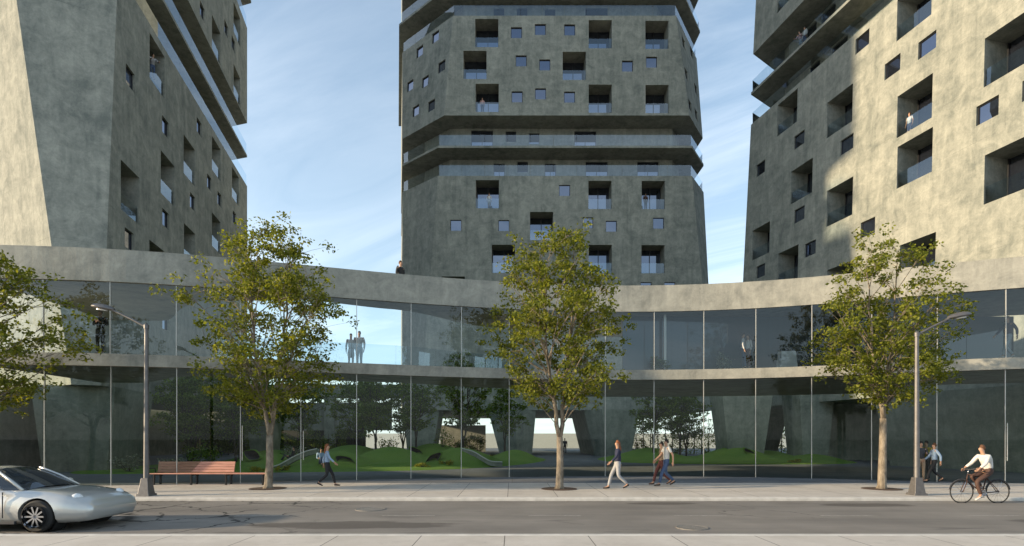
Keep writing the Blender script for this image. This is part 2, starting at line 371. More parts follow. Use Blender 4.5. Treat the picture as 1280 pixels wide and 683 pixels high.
for i in range(NP - 1):
    for (z0, z1, mat, nm) in ((.02, ZD0 - .003, 'facade_glass', 'lower_glass_pane'), (ZD1 + .003, ZR0 - .003, 'upper_glass', 'upper_glass_pane')):
        a, c = pan[i] + pn[i] * .12, pan[i + 1] + pn[i + 1] * .12
        if z0 > 2: a, c = pan[i] + pn[i] * .06, pan[i + 1] + pn[i + 1] * .06
        t = (c - a).normalized(); a = a + t * .014; c = c - t * .014
        b = MB(); b.add([(a.x, a.y, z0), (c.x, c.y, z0), (c.x, c.y, z1), (a.x, a.y, z1)], [(0, 1, 2, 3)], mat); b.build(nm, podium)
for i in range(NP):
    b = MB()
    for (z0, z1, o) in ((.0, ZD0 - .001, .12), (ZD1 + .001, ZR0 - .001, .06)):
        p = pan[i] + pn[i] * o; t = Vector((pn[i].y, -pn[i].x, 0)); mt = Matrix.Translation(p) @ Matrix(((t.x, pn[i].x, 0, 0), (t.y, pn[i].y, 0, 0), (0, 0, 1, 0), (0, 0, 0, 1)))
        b.box((-.012, -.035, z0), (.012, .035, z1), 'mullion_metal', mt)
    b.build('mullion', podium)
pe = pan[0] + pn[0] * .3; b = MB(); b.prism([V_ for V_ in (Vector((pe.x - .25, pe.y, .003)), Vector((pe.x + .05, pe.y + .02, .003)), Vector((-29.9, 29.8, .003)), Vector((-30.2, 29.6, .003)))], [V_ for V_ in (Vector((pe.x - .25, pe.y, ZD0 - .004)), Vector((pe.x + .05, pe.y + .02, ZD0 - .004)), Vector((-29.9, 29.8, ZD0 - .004)), Vector((-30.2, 29.6, ZD0 - .004)))], 'pier_concrete'); b.build('sun_block_end_wall', podium)  # wall added at the podium end to keep low sun out of the interior
for (hx, z0, z1) in ((299.5, .9, 2.3), (376, .9, 2.1), (1255, .9, 2.4)):
    p = fpt(hx); q = (fpt(hx + 4) - fpt(hx - 4)).normalized(); o_ = p + Vector((q.y, -q.x, 0)) * .02 + q * .1; b = MB(); b.tube([(o_.x, o_.y, z0), (o_.x, o_.y, z1)], .016, 'mullion_metal', 8)
    for z in (z0 + .12, z1 - .12): e = o_ + Vector((-q.y, q.x, 0)) * .13; b.tube([(o_.x, o_.y, z), (e.x, e.y, z)], .01, 'mullion_metal', 6)
    b.build('door_handle', podium)
# straight inner glazed wall of the upper gallery and its glass balustrades
b = MB(); b.box((5.4, 27.35, ZD1 + .002), (24.5, 27.45, ZR0 - .002), 'slate_glass')
for k in range(1, 8): b.box((5.4 + k * 2.4, 27.33, ZD1 + .003), (5.43 + k * 2.4, 27.349, ZR0 - .003), 'slate_glass')
b.build('inner_glass_wall', podium)
b = MB(); b.box((7.3, 26.92, ZD1 + .002), (7.42, 27.02, ZR0 - .002), 'mullion_metal'); b.build('gallery_post', podium)
b = MB()
for i in range(len(crv) - 1):
    a, c = crv[i], crv[i + 1]
    if a.x < -12 or a.x > 1.5: continue
    a = a + cn[i] * (deck_w(a.x) - 1.7); c = c + cn[i + 1] * (deck_w(c.x) - 1.7)
    b.add([(a.x, a.y, ZD1), (c.x, c.y, ZD1), (c.x, c.y, 6.1), (a.x, a.y, 6.1)], [(0, 1, 2, 3)], 'rail_glass')
b.build('gallery_railing', podium)

# ------------------------------------------------------------------ towers
def poly_at(pl, z, inset=0.0):
    out = []; n = len(pl)
    L = [(Vector((a, b_)).normalized(), o + s * (z - zr) - inset) for (a, b_, o, s, zr) in pl]
    for i in range(n):
        (n0, o0), (n1, o1) = L[i - 1], L[i]
        det = n0.x * n1.y - n0.y * n1.x
        out.append(Vector(((o0 * n1.y - o1 * n0.y) / det, (n0.x * o1 - n1.x * o0) / det, z)))
    return out      # corner i lies between plane i-1 and plane i; face i runs corner i -> corner i+1
BW, BH, WW = 2.3, 2.8, 1.09
def hit(px, py, o, N):
    d = Vector(((px - 640) / F, 1, (547 - py) / F)); e = Vector((0, 0, EYE)); return e + d * ((o - e).dot(N) / d.dot(N))
def face_axes(BL, BR, TL):
    U = (BR - BL).normalized(); N = U.cross(TL - BL).normalized(); return U, N.cross(U), N
def opening(kind, P, U, V, N, u0, u1, v0, v1, par):
    q = lambda u, v, d: P + U * u + V * v - N * d
    def panel(b, a0, a1, c0, c1, d, mat): b.add([q(a0, c0, d), q(a1, c0, d), q(a1, c1, d), q(a0, c1, d)], [(0, 1, 2, 3)], mat)
    def bar(b, a0, a1, c0, c1, d0, d1, mat):
        b.prism([q(a0, c0, d1), q(a1, c0, d1), q(a1, c1, d1), q(a0, c1, d1)], [q(a0, c0, d0), q(a1, c0, d0), q(a1, c1, d0), q(a0, c1, d0)], mat)
    dep = 1.7 if kind == 'B' else .20
    b = MB(); cs = [(u0, v0), (u1, v0), (u1, v1), (u0, v1)]
    for i in range(4):
        (a0, c0), (a1, c1) = cs[i], cs[(i + 1) % 4]
        b.add([q(a0, c0, 0), q(a0, c0, dep), q(a1, c1, dep), q(a1, c1, 0)], [(0, 1, 2, 3)], 'concrete')
    if kind == 'W':
        r = b.build('window', par); f = MB(); t = .05
        for (a0, a1, c0, c1) in ((u0, u1, v0, v0 + t), (u0, u1, v1 - t, v1), (u0, u0 + t, v0 + t, v1 - t), (u1 - t, u1, v0 + t, v1 - t)): bar(f, a0 + .002, a1 - .002, c0 + .002, c1 - .002, .11, .18, 'frame_metal')
        f.build('frame', r); f = MB(); panel(f, u0, u1, v0, v1, .14, 'window_glass'); f.build('pane', r)
    elif kind == 'D':
        r = b.build('terrace_door', par); f = MB(); mid = (u0 + u1) / 2
        for (a0, a1, c0, c1) in ((u0, u0 + .06, v0, v1), (u1 - .06, u1, v0, v1), (mid - .03, mid + .03, v0, v1)): bar(f, a0 + .002, a1 - .002, c0 + .002, c1 - .002, .11, .18, 'frame_metal')
        f.build('frame', r); f = MB(); panel(f, u0, u1, v0, v1, .14, 'window_glass'); f.build('pane', r)
    else:
        r = b.build('balcony', par); f = MB(); panel(f, u0, u1, v0, v1, dep - .02, 'window_glass')
        mid = u0 + (u1 - u0) * .52
        for (a0, a1) in ((u0, u0 + .07), (mid - .035, mid + .035), (u1 - .07, u1)): bar(f, a0 + .002, a1 - .002, v0 + .002, v1 - .002, dep - .1, dep - .03, 'frame_metal')
        f.build('glazing', r)
        f = MB(); panel(f, u0 + .01, u1 - .01, v0 + .004, v0 + 1.02, .10, 'rail_glass'); f.build('railing', r)
def facade(b, BL, BR, TR, TL, ops, mat, par):
    U, V, N = face_axes(BL, BR, TL); P = BL
    l2 = lambda p: Vector(((p - P).dot(U), (p - P).dot(V), 0))
    outer = [l2(BL), l2(BR), l2(TR), l2(TL)]; holes = []
    def inside(u, v):
        for i in range(4):
            a, c = outer[i], outer[(i + 1) % 4]
            if (c.x - a.x) * (v - a.y) - (c.y - a.y) * (u - a.x) < .12 * (c - a).length: return False
        return True
    for op in ops:
        k, mode, px, py = op[:4]; w = op[4] if len(op) > 4 else (WW if k == 'W' else BW); h = op[5] if len(op) > 5 else (WW if k == 'W' else BH)
        h_ = l2(hit(px, py, P, N))
        u0, v1 = (h_.x - w / 2, h_.y + h / 2) if mode == 'c' else (h_.x, h_.y)
        u1, v0 = u0 + w, v1 - h
        top = l2(TL).y
        if v1 > top - .2: v1 = top - .2; v0 = v1 - h
        if v0 < .16: v0 = .16; v1 = min(v0 + h, top - .2)
        if -1.2 < u0 < .3: u0, u1 = .3, .3 + w
        if not all(inside(u, v) for u in (u0, u1) for v in (v0, v1)): print('SKIP opening', op, u0, v0); continue
        if any(u0 < H[1] + .1 and u1 > H[0] - .1 and v0 < H[3] + .1 and v1 > H[2] - .1 for H in holes): print('OVERLAP opening', op); continue
        holes.append((u0, u1, v0, v1)); opening('B' if k == 'B' else k, P, U, V, N, u0, u1, v0, v1, par)
    loops = [outer] + [[Vector((a, c, 0)) for a, c in ((H[0], H[2]), (H[0], H[3]), (H[1], H[3]), (H[1], H[2]))] for H in holes]
    flat = [p for lp in loops for p in lp]; tris = tessellate_polygon(loops)
    vs = [P + U * p.x + V * p.y for p in flat]; fs = []
    for t in tris:
        n = (vs[t[1]] - vs[t[0]]).cross(vs[t[2]] - vs[t[0]]); fs.append(t if n.dot(N) > 0 else (t[0], t[2], t[1]))
    b.add(vs, fs, mat)
def block(name, pl, z0, z1, ops, par, inset=0.0, pl1=None):
    p0, p1 = poly_at(pl, z0, inset), poly_at(pl, z1, inset); n = len(pl); b = MB()
    for i in range(n): facade(b, p0[i], p0[(i + 1) % n], p1[(i + 1) % n], p1[i], ops.get(i, []), 'concrete', par)
    b.add(p0, [tuple(reversed(range(n)))], 'concrete'); b.add(p1, [tuple(range(n))], 'concrete')
    return b.build(name, par)
def ring_rail(poly, z, par, skip=(), inset=.1, gap=2.2):
    n = len(poly); ctr = sum(poly, Vector()) / n; b = MB(); q = [p + (ctr - p).normalized() * inset * 1.3 for p in poly]
    for i in range(n):
        if i in skip: continue
        a, c = q[i], q[(i + 1) % n]; L = (c - a).length; k = max(1, round(L / gap)); t = (c - a) / k
        for j in range(k):
            s, e = a + t * (j + .006), a + t * (j + .994)
            b.add([(s.x, s.y, z + .004), (e.x, e.y, z + .004), (e.x, e.y, z + 1.1), (s.x, s.y, z + 1.1)], [(0, 1, 2, 3)], 'rail_glass')
    return b.build('terrace_railing', par)
def slab(pl, z, par, th=.22, inset=0.0):
    p = poly_at(pl, z, inset); b = MB(); b.prism([Vector((q.x, q.y, z - th)) for q in p], p, 'concrete'); return b.build('terrace_slab', par)
def tower(name, label, lo, up, zb, zs, ops, skip):
    """zs: top of lower block, terrace slab, bottom of upper block, top of upper block"""
    t = thing(name, label, 'tower')
    block('lower_block', lo, zb, zs[0], ops.get('lo', {}), t)
    block('recessed_storey', lo_up(lo, zs[0]), zs[0] + .001, zs[1] - .223, ops.get('r0', {}), t, 2.4)
    slab(lo_up(lo, zs[0]), zs[1], t)
    block('recessed_storey', lo_up(lo, zs[0]), zs[1] + .001, zs[2] - .001, ops.get('r1', {}), t, 2.4)
    block('upper_block', up, zs[2], zs[3], ops.get('up', {}), t)
    block('recessed_storey', lo_up(up, zs[3]), zs[3] + .001, zs[3] + 2.78, ops.get('r2', {}), t, 2.4)
    slab(lo_up(up, zs[3]), zs[3] + 3.0, t, inset=-.35)
    block('recessed_storey', lo_up(up, zs[3]), zs[3] + 3.001, zs[3] + 5.999, {}, t, 2.4)
    block('top_block', up_shift(up, zs[3] + 6.0 - zs[2]), zs[3] + 6.0, zs[3] + 16, {}, t)
    ring_rail(poly_at(lo, zs[0]), zs[0], t, skip); ring_rail(poly_at(lo, zs[0]), zs[1], t, skip)
    ring_rail(poly_at(up, zs[3]), zs[3], t, skip); ring_rail(poly_at(up, zs[3], -.35), zs[3] + 3.0, t, skip)
    return t
def lo_up(pl, z): return [(a, b_, o + s * (z - zr), 0.0, z) for (a, b_, o, s, zr) in pl]
def up_shift(pl, dz): return [(a, b_, o, s, zr + dz) for (a, b_, o, s, zr) in pl]
def rects(kind, ox, oy, sc, L): return [(kind, 'c', ox + (a + c) / 2 / sc, oy + (d + e) / 2 / sc) for (a, c, d, e) in L]
# central tower
loC = [(0, -1, -55.6, 0, 27.8), (.838, -.545, -15.33, -.08, 27.8), (1, 0, 20.3, 0, 0), (0, 1, 80, 0, 0), (-.9796, -.2008, -.544, 0, 0), (-.66, -.75, -36.88, -.05, 27.8)]
upC = [(0, -1, -55.6, 0, 33.8), (.838, -.545, -15.55, -.11, 33.8), (1, 0, 20.4, 0, 0), (0, 1, 80, 0, 0), (-.9796, -.2008, -.544, 0, 0), (-.66, -.75, -37.28, -.06, 33.8)]
k = 3.048
upF = rects('B', 480, 0, k, [(347, 436, 73, 180), (780, 868, 78, 184), (997, 1083, 80, 187), (302, 391, 195, 301), (681, 769, 199, 304), (349, 437, 319, 428), (780, 868, 323, 430), (997, 1084, 325, 431)]) + \
    rects('W', 480, 0, k, [(484, 525, 104, 146), (575, 616, 92, 134), (687, 728, 94, 135), (501, 544, 211, 254), (591, 634, 226, 270), (907, 948, 232, 273), (999, 1040, 217, 258), (486, 528, 348, 391), (576, 617, 337, 379), (686, 728, 348, 393)])
upL = rects('W', 480, 0, k, [(181, 210, 118, 165), (122, 149, 175, 220), (205, 234, 230, 278), (86, 112, 305, 350), (143, 170, 288, 336), (166, 195, 380, 426), (107, 134, 400, 446)])
upR = [('W', 'c', *p) for p in ((854.7, 54.5), (864.7, 66.4), (854.2, 86), (861.7, 103.7), (870, 112.5), (860, 128), (870.5, 144))]
loF = rects('B', 480, 170, k, [(350, 438, 168, 277), (780, 866, 172, 278), (982, 1070, 173, 278), (556, 645, 290, 397), (411, 499, 416, 521), (781, 867, 418, 520), (981, 1069, 418, 522), (219, 308, 537, 642)]) + \
    rects('W', 480, 170, k, [(667, 709, 186, 230), (253, 295, 320, 362), (436, 477, 321, 363), (755, 797, 311, 352), (845, 887, 324, 365), (1026, 1066, 312, 354), (438, 477, 553, 595), (977, 1020, 557, 600), (1068, 1110, 557, 600)])
r0F = [('D', 'tl', 617, 206, 1.15, 2.2), ('W', 'tl', 646.7, 202.5), ('D', 'tl', 681, 206, 1.15, 2.2), ('D', 'tl', 732, 203, 2.3, 2.4), ('D', 'tl', 796.6, 203, 2.2, 2.4)]
r1F = [('D', 'tl', 589, 163.5, 2.25, 2.4), ('W', 'tl', 632, 164.5), ('W', 'tl', 661, 167), ('D', 'tl', 718, 164.5, 2.25, 2.4)]
r2F = [('D', 'tl', 731.7, 8, 2.3, 2.3), ('D', 'tl', 819, 9, 1.9, 2.3), ('W', 'tl', 617, 11), ('D', 'tl', 646, 8.5, 1.1, 2.3), ('W', 'tl', 681, 12)]
tower('concrete_tower', 'middle concrete tower standing square to the street behind the glass building', loC, upC, ZD0, (27.8, 30.8, 33.8, 43.7),
      {'lo': {0: loF}, 'r0': {0: r0F}, 'r1': {0: r1F}, 'up': {0: upF, 1: upR, 5: upL}, 'r2': {0: r2F}}, (3,))
# left tower
loL = [(.98, .2, -15.2, 0, 19), (.3, .95, 46.8 / 1, 0, 0), (-1, 0, 35, 0, 0), (-.5, -.866, -12.53, .07, 19), (.5, -.866, -37.18, -.074, 19)]
upL_ = [(.98, .2, -15.2, 0, 19), (.3, .95, 46.8, 0, 0), (-1, 0, 35, 0, 0), (-.5, -.866, -12.53, .07, 34), (.5, -.866, -37.8, -.05, 34)]
tl = lambda k_, L: [(k_, 'tl', x, y) for x, y in L]
wL = tl('B', [(151, 199.5), (201, 187.7), (229.6, 168), (265, 170), (290, 208.7), (186.7, 299.7), (230, 279), (265, 265.4), (187, 41)]) + \
    tl('W', [(156, 284), (203, 260), (237.5, 240), (259, 216.7), (272, 238.5), (291, 262.8), (157.4, 79), (202.7, 143.6), (246, 146), (172, 374), (203, 390)])
wLu = tl('B', [(265, 22), (292, 82), (292, 2)]) + tl('W', [(250, 0), (280.5, 23.7), (289.7, 43.5)])
tower('concrete_tower', 'left concrete tower with one sunlit edge and a smooth windowless shaded corner', loL, upL_, ZD0, (27.7, 30.9, 34.2, 44.0),
      {'lo': {0: wL}, 'up': {0: wLu}}, (1, 2))
# right tower
loR = [(-.978, -.21, -32.45, -.03, 24), (.3, -.95, -14.4, 0, 0), (1, 0, 50, 0, 0), (0, 1, 62, 0, 0), (-.6, .8, 28.32, -.05, 30.9)]
upR_ = [(-.978, -.21, -32.6, -.03, 37), (.3, -.95, -14.4, 0, 0), (1, 0, 50, 0, 0), (0, 1, 62, 0, 0), (-.6, .8, 28.0, -.05, 37)]
wR = [(k_, m_, x, y, *( (2.45, 2.75) if k_ == 'B' else (1.2, 1.1))) for (k_, m_, x, y) in
      tl('B', [(972, 132), (1034, 129), (1122, 121), (1122, 184), (989, 215), (1034, 239), (940.5, 289), (972.7, 317.5), (1231, 48.6), (1231, 194.6), (1125, 307), (1122, -9), (1034, 338)]) +
      tl('W', [(992.7, 171.5), (1050.6, 176.7), (945.6, 207.4), (992.7, 263.7), (1006, 305.7), (945.6, 333.9), (1076, 279), (1106, 81), (1069.5, 50), (1148, 53.8), (1220.6, 134), (1278, 102)])]
rR0 = [('D', 'tl', 1012, 85, 1.2, 2.2), ('D', 'tl', 1040, 53, 1.6, 2.2)]; rR1 = [('D', 'tl', 1008, 36, 1.2, 2.2), ('D', 'tl', 1026, 20, 1.6, 2.2)]
tower('concrete_tower', 'right concrete tower with a tall broad wall lit warm by the sun', loR, upR_, ZD0, (30.9, 33.9, 37.2, 47.0),
      {'lo': {0: wR}, 'r0': {0: rR0}, 'r1': {0: rR1}, 'up': {0: [('B', 'tl', 972, -22, 2.45, 2.75)]}}, (2, 3))

# ------------------------------------------------------------------ courtyard piers, rear ring
def pier(label, top, bot, z1=ZD0 - .002, z0=-.004):
    b = MB(); b.prism([Vector((x, y, z0)) for x, y in bot], [Vector((x, y, z1)) for x, y in top], 'pier_concrete')
    return tag(b.build('concrete_pier'), label, 'pier', 'tapered concrete piers of the courtyard')
def quad(xa, xb, y, d): return [(xa, y), (xb, y), (xb, y + d), (xa, y + d)]
pier('broad pier under the left tower, behind the car', [(-26.6, 31), (-24.6, 28.6), (-21.4, 30.2), (-22.4, 35), (-26.5, 35)], [(-26.0, 31), (-24.4, 29.1), (-22.0, 30.4), (-22.8, 34.5), (-26, 34.5)])
pier('slim pier behind the bench and the street tree', quad(-19.6, -17.9, 41, 3), quad(-19.2, -18.2, 41.3, 2.4))
pier('pier left of the garden gap, behind the tree group', quad(-10.9, -7.3, 56, 4), quad(-10.5, -8.0, 56.3, 3.4))
pier('wide pier left of the passage', [(-2.4, 56), (.3, 54.6), (2.4, 56), (2.4, 68), (-2.4, 68)], [(-1.2, 56.2), (.5, 55), (2.0, 56.2), (2.0, 68), (-1.2, 68)])
pier('wide pier right of the passage', [(7.2, 56), (8.6, 53.6), (12.3, 53.8), (12.6, 60), (7.2, 68)], [(8.3, 56.2), (9.2, 54.2), (11.5, 54.2), (11.8, 60), (8.3, 68)])
pier('left pier of the trapezoid garden gateway', quad(16.0, 20.3, 43, 3), quad(16.8, 19.4, 43.3, 2.4), 6.8)
pier('right pier of the trapezoid garden gateway', quad(21.8, 24.7, 42.6, 3), quad(22.3, 24.2, 42.9, 2.4), 6.8)
pier('long pier wall beneath the right tower', [(23.9, 37), (26.6, 26.4), (30, 26), (30, 38)], [(24.6, 36.4), (27.0, 26.8), (29.5, 26.5), (29.5, 37.5)])
pier('pier beneath the far edge of the right tower', quad(21.0, 26, 52.5, 6), quad(22.0, 25, 53, 5))
rear = thing('rear_building', 'low concrete building with a dark opening closing the far side of the courtyard', 'building')
def bx(a, c, mat, name, par):
    b = MB(); b.box(a, c, mat); return b.build(name, par)
bx((-34, 60, 6.2), (-8, 63, 7.5), 'pier_concrete', 'roof_beam', rear)
bx((-34, 61, 2.6), (-13.2, 61.6, 5.6), 'pier_concrete', 'wall', rear)
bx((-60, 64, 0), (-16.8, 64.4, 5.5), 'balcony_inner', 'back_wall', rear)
bx((-30.5, 22, -.003), (-30, 37.4, ZD0 - .005), 'pier_concrete', 'light_block_wall', bpy.data.objects['concrete_tower.001'])  # side wall added under the left tower to stop sun reaching the interior
bx((-36.5, 38.1, -.003), (-36, 63.8, ZD0 - .005), 'pier_concrete', 'light_block_wall', bpy.data.objects['concrete_tower.001'])  # added farther back to stop sun entering under the left tower
bx((-40, 37.5, -.003), (-25.2, 38, ZD0 - .005), 'pier_concrete', 'light_block_wall', bpy.data.objects['concrete_tower.001'])  # added to close off the bright ground behind
bx((24.7, 45, -.003), (40, 45.6, ZD0 - .005), 'pier_concrete', 'light_block_wall', bpy.data.objects['concrete_tower.002'])  # added under the right tower to close a bright gap
for x in (-29, -20.2): bx((x, 60.2, 0), (x + 1.1, 60.99, 6.198), 'pier_concrete', 'column', rear)
scr = MB(); scr.box((-9.2, 72, -.1), (-3.4, 72.4, 3.4), 'band_concrete'); tag(scr.build('screen_wall'), 'grey screen wall filling the gap behind the tall garden tree', 'wall')
far = thing('low_wall', 'pale low wall across the far end of the courtyard', 'wall')
bx((-60, 96, -.1), (60, 96.5, 2.5), 'white_paint', 'wall_panel', far)

# ------------------------------------------------------------------ garden lawns with mounds
def in_poly(x, y, P):
    c = False; n = len(P)
    for i in range(n):
        (x0, y0), (x1, y1) = P[i], P[i - 1]
        if (y0 > y) != (y1 > y) and x < (x1 - x0) * (y - y0) / (y1 - y0) + x0: c = not c
    return c
def edge_d(x, y, P):
    p = Vector((x, y)); m_ = 1e9
    for i in range(len(P)):
        a, c = Vector(P[i]), Vector(P[i - 1]); t = max(0, min(1, (p - a).dot(c - a) / (c - a).length_squared)); m_ = min(m_, (a + (c - a) * t - p).length)
    return m_
MOUNDS = [(-14.6, 34, 2.0, 2.4, .75), (-10.4, 33.8, 1.9, 2.2, .95), (-8.0, 37, 2.6, 2.8, 1.15), (-3.4, 36.8, 2.5, 2.4, 1.10), (-6, 43, 3, 3, 1.3), (-12, 42, 3, 3, 1.2), (-17, 40, 2.5, 3, .9), (.2, 44, 1.8, 3, .8),
          (17.5, 44, 2.6, 2.6, 1.05), (11.5, 47, 2.6, 3, .9), (21, 46, 2, 3, .7), (23, 43, 2, 2, .5)]
def mound_z(x, y):
    z = 0.0
    for (mx_, my_, rx, ry, h) in MOUNDS:
        q = ((x - mx_) / rx) ** 2 + ((y - my_) / ry) ** 2; z = max(z, h * math.exp(-q * 1.1)) if q < 6 else z
    return z
def lawn(P, step=.28):
    P = smooth_poly(P); x0, x1 = min(p[0] for p in P), max(p[0] for p in P); y0, y1 = min(p[1] for p in P), max(p[1] for p in P)
    nx, ny = int((x1 - x0) / step) + 2, int((y1 - y0) / step) + 2; idx = {}; vs = []; fs = []
    for i in range(nx):
        for j in range(ny):
            x, y = x0 + i * step, y0 + j * step
            d = edge_d(x, y, P) * (1 if in_poly(x, y, P) else -1)
            e = max(0, min(1, d / 1.2)); e = e * e * (3 - 2 * e)
            z = -.06 + .13 * max(0, min(1, (d + .1) / .3)) + e * mound_z(x, y) + .025 * noise.noise((x * 1.7, y * 1.7, 0)) * e
            if d > -step * 1.5: idx[i, j] = len(vs); vs.append((x, y, z))
    for i in range(nx - 1):
        for j in range(ny - 1):
            q = [idx.get(c) for c in ((i, j), (i + 1, j), (i + 1, j + 1), (i, j + 1))]
            if None not in q: fs.append(tuple(q))
    b = MB(); b.add(vs, fs, 'grass'); o = b.build('lawn_grass', smooth=True); tag(o, kind='stuff'); return o
lawn([(-23, 27.5), (-17, 28.3), (-12, 29.3), (-7, 30.2), (-2.2, 32.8), (1.0, 38), (3.2, 46), (2.0, 53), (-6, 54), (-18, 53), (-22, 42), (-24, 34)])
lawn([(7.4, 41), (12, 38.6), (17, 38.0), (22.5, 38.2), (26, 41), (26, 50), (18, 54), (9, 53), (6.8, 47)])
# skylight mouths in the mounds: concrete rim, dark throat
def skylight(px, py, Y, w, h, tilt, label):
    c = at(px, py, Y); t = thing('mound_skylight', label, 'skylight', c, 0, 'lens shaped skylights in the garden mounds')
    rim, thr = MB(), MB(); n = 24; cu, cd = math.cos(R(tilt)), math.sin(R(tilt))
    def P(a, s, d):
        u = w / 2 * s * math.cos(a); v = h / 2 * s * math.sin(a) * (1 - .35 * abs(math.cos(a)))
        return (u * cu - v * cd, d + v * .5, u * cd + v * cu)
    A = [2 * math.pi * i / n for i in range(n)]
    r1, r2, r3 = [P(a, 1.18, .12) for a in A], [P(a, 1.06, -.10) for a in A], [P(a, 1, .0) for a in A]
    vs = r1 + r2 + r3; fs = []
    for k in range(2):
        for i in range(n): fs.append((k * n + i, k * n + (i + 1) % n, (k + 1) * n + (i + 1) % n, (k + 1) * n + i))
    rim.add(vs, fs, 'grass'); rim.build('rim', t, True)
    vs = r3 + [P(a, .55, .45) for a in A] + [P(0, 0, .6)]; fs = [(i, (i + 1) % n, n + (i + 1) % n, n + i) for i in range(n)] + [(n + i, n + (i + 1) % n, 2 * n) for i in range(n)]
    thr.add(vs, fs, 'dark_grey'); thr.build('throat', t, True)
skylight(433, 578.5, 32.0, 1.35, .62, -28, 'dark lens opening in the mound just right of the walking woman')
skylight(541, 574.5, 34.6, 1.25, .55, 38, 'dark lens opening in the mound between the two slides of the lawn')
skylight(315, 569, 32.2, .95, .55, -20, 'dark lens opening in the mound behind the backless bench end')
skylight(521, 567, 40.3, 1.3, .6, -40, 'small dark lens opening on the farther mound of the lawn')
skylight(940, 569.5, 42.0, 1.5, .55, -42, 'dark lens opening in the mound left of the trapezoid gateway')
def ramp(pts, r, label):
    t = thing('curved_slide', label, 'slide', pts[0], 0, 'curved concrete slides on the lawn'); o = Vector(pts[0]); b = MB(); s = MB()
    P = [Vector(p) - o for p in pts]; Q = []
    for i in range(len(P) - 1):
        for k in range(5): Q.append(catmull(P, i, k / 5))
    Q.append(P[-1]); n = len(Q); vs = []; ed = []
    for i, q in enumerate(Q):
        vs += [q + Vector((0, -r, .10)), q + Vector((0, -r * .6, .0)), q + Vector((0, r * .6, 0)), q + Vector((0, r, .10)), q + Vector((0, r, -.16)), q + Vector((0, -r, -.16))]
    fs = [(6 * i + k, 6 * i + (k + 1) % 6, 6 * i + 6 + (k + 1) % 6, 6 * i + 6 + k) for i in range(n - 1) for k in range(6)] + [tuple(range(5, -1, -1)), tuple(6 * (n - 1) + k for k in range(6))]
    b.add(vs, fs, 'pier_concrete'); b.build('chute', t)
    s.tube([q + Vector((0, -r - .02, .12)) for q in Q], .035, 'mullion_metal', 6); s.build('edge_rail', t)
ramp([at(341, 586.5, 31), at(352, 583, 31.4), at(368, 574, 32), at(384, 567, 32.6), at(398, 563.5, 33)], .2, 'curved grey slide on the mound behind the street tree by the bench')
ramp([at(578, 563, 36), at(592, 567, 35.4), at(604, 574, 35), at(614, 579, 34.6), at(628, 580, 34.6)], .2, 'curved grey slide on the mound left of the wide pier')

# ------------------------------------------------------------------ trees and plants
def leaf_quads(b, c, rad, n, rnd, size, mat, flat=1.0):
    for _ in range(n):
        d = Vector((rnd.gauss(0, 1), rnd.gauss(0, 1), rnd.gauss(0, 1))).normalized() * rad * rnd.random() ** .55; d.z *= flat
        p = c + d; s = size * rnd.uniform(.65, 1.35)
        ax = Vector((rnd.gauss(0, 1), rnd.gauss(0, 1), rnd.gauss(-.5, .6))).normalized(); si = ax.orthogonal().normalized()
        si = Matrix.Rotation(rnd.uniform(0, 6.28), 3, ax) @ si; up = ax.cross(si)
        b.add([p, p + ax * s * .45 + si * s * .30 + up * s * .06, p + ax * s, p + ax * s * .45 - si * s * .30 + up * s * .06], [(0, 1, 2, 3)], mat)
def bez(a, m_, c, n): return [a * (1 - t) ** 2 + m_ * 2 * t * (1 - t) + c * t * t for t in [i / n for i in range(n + 1)]]
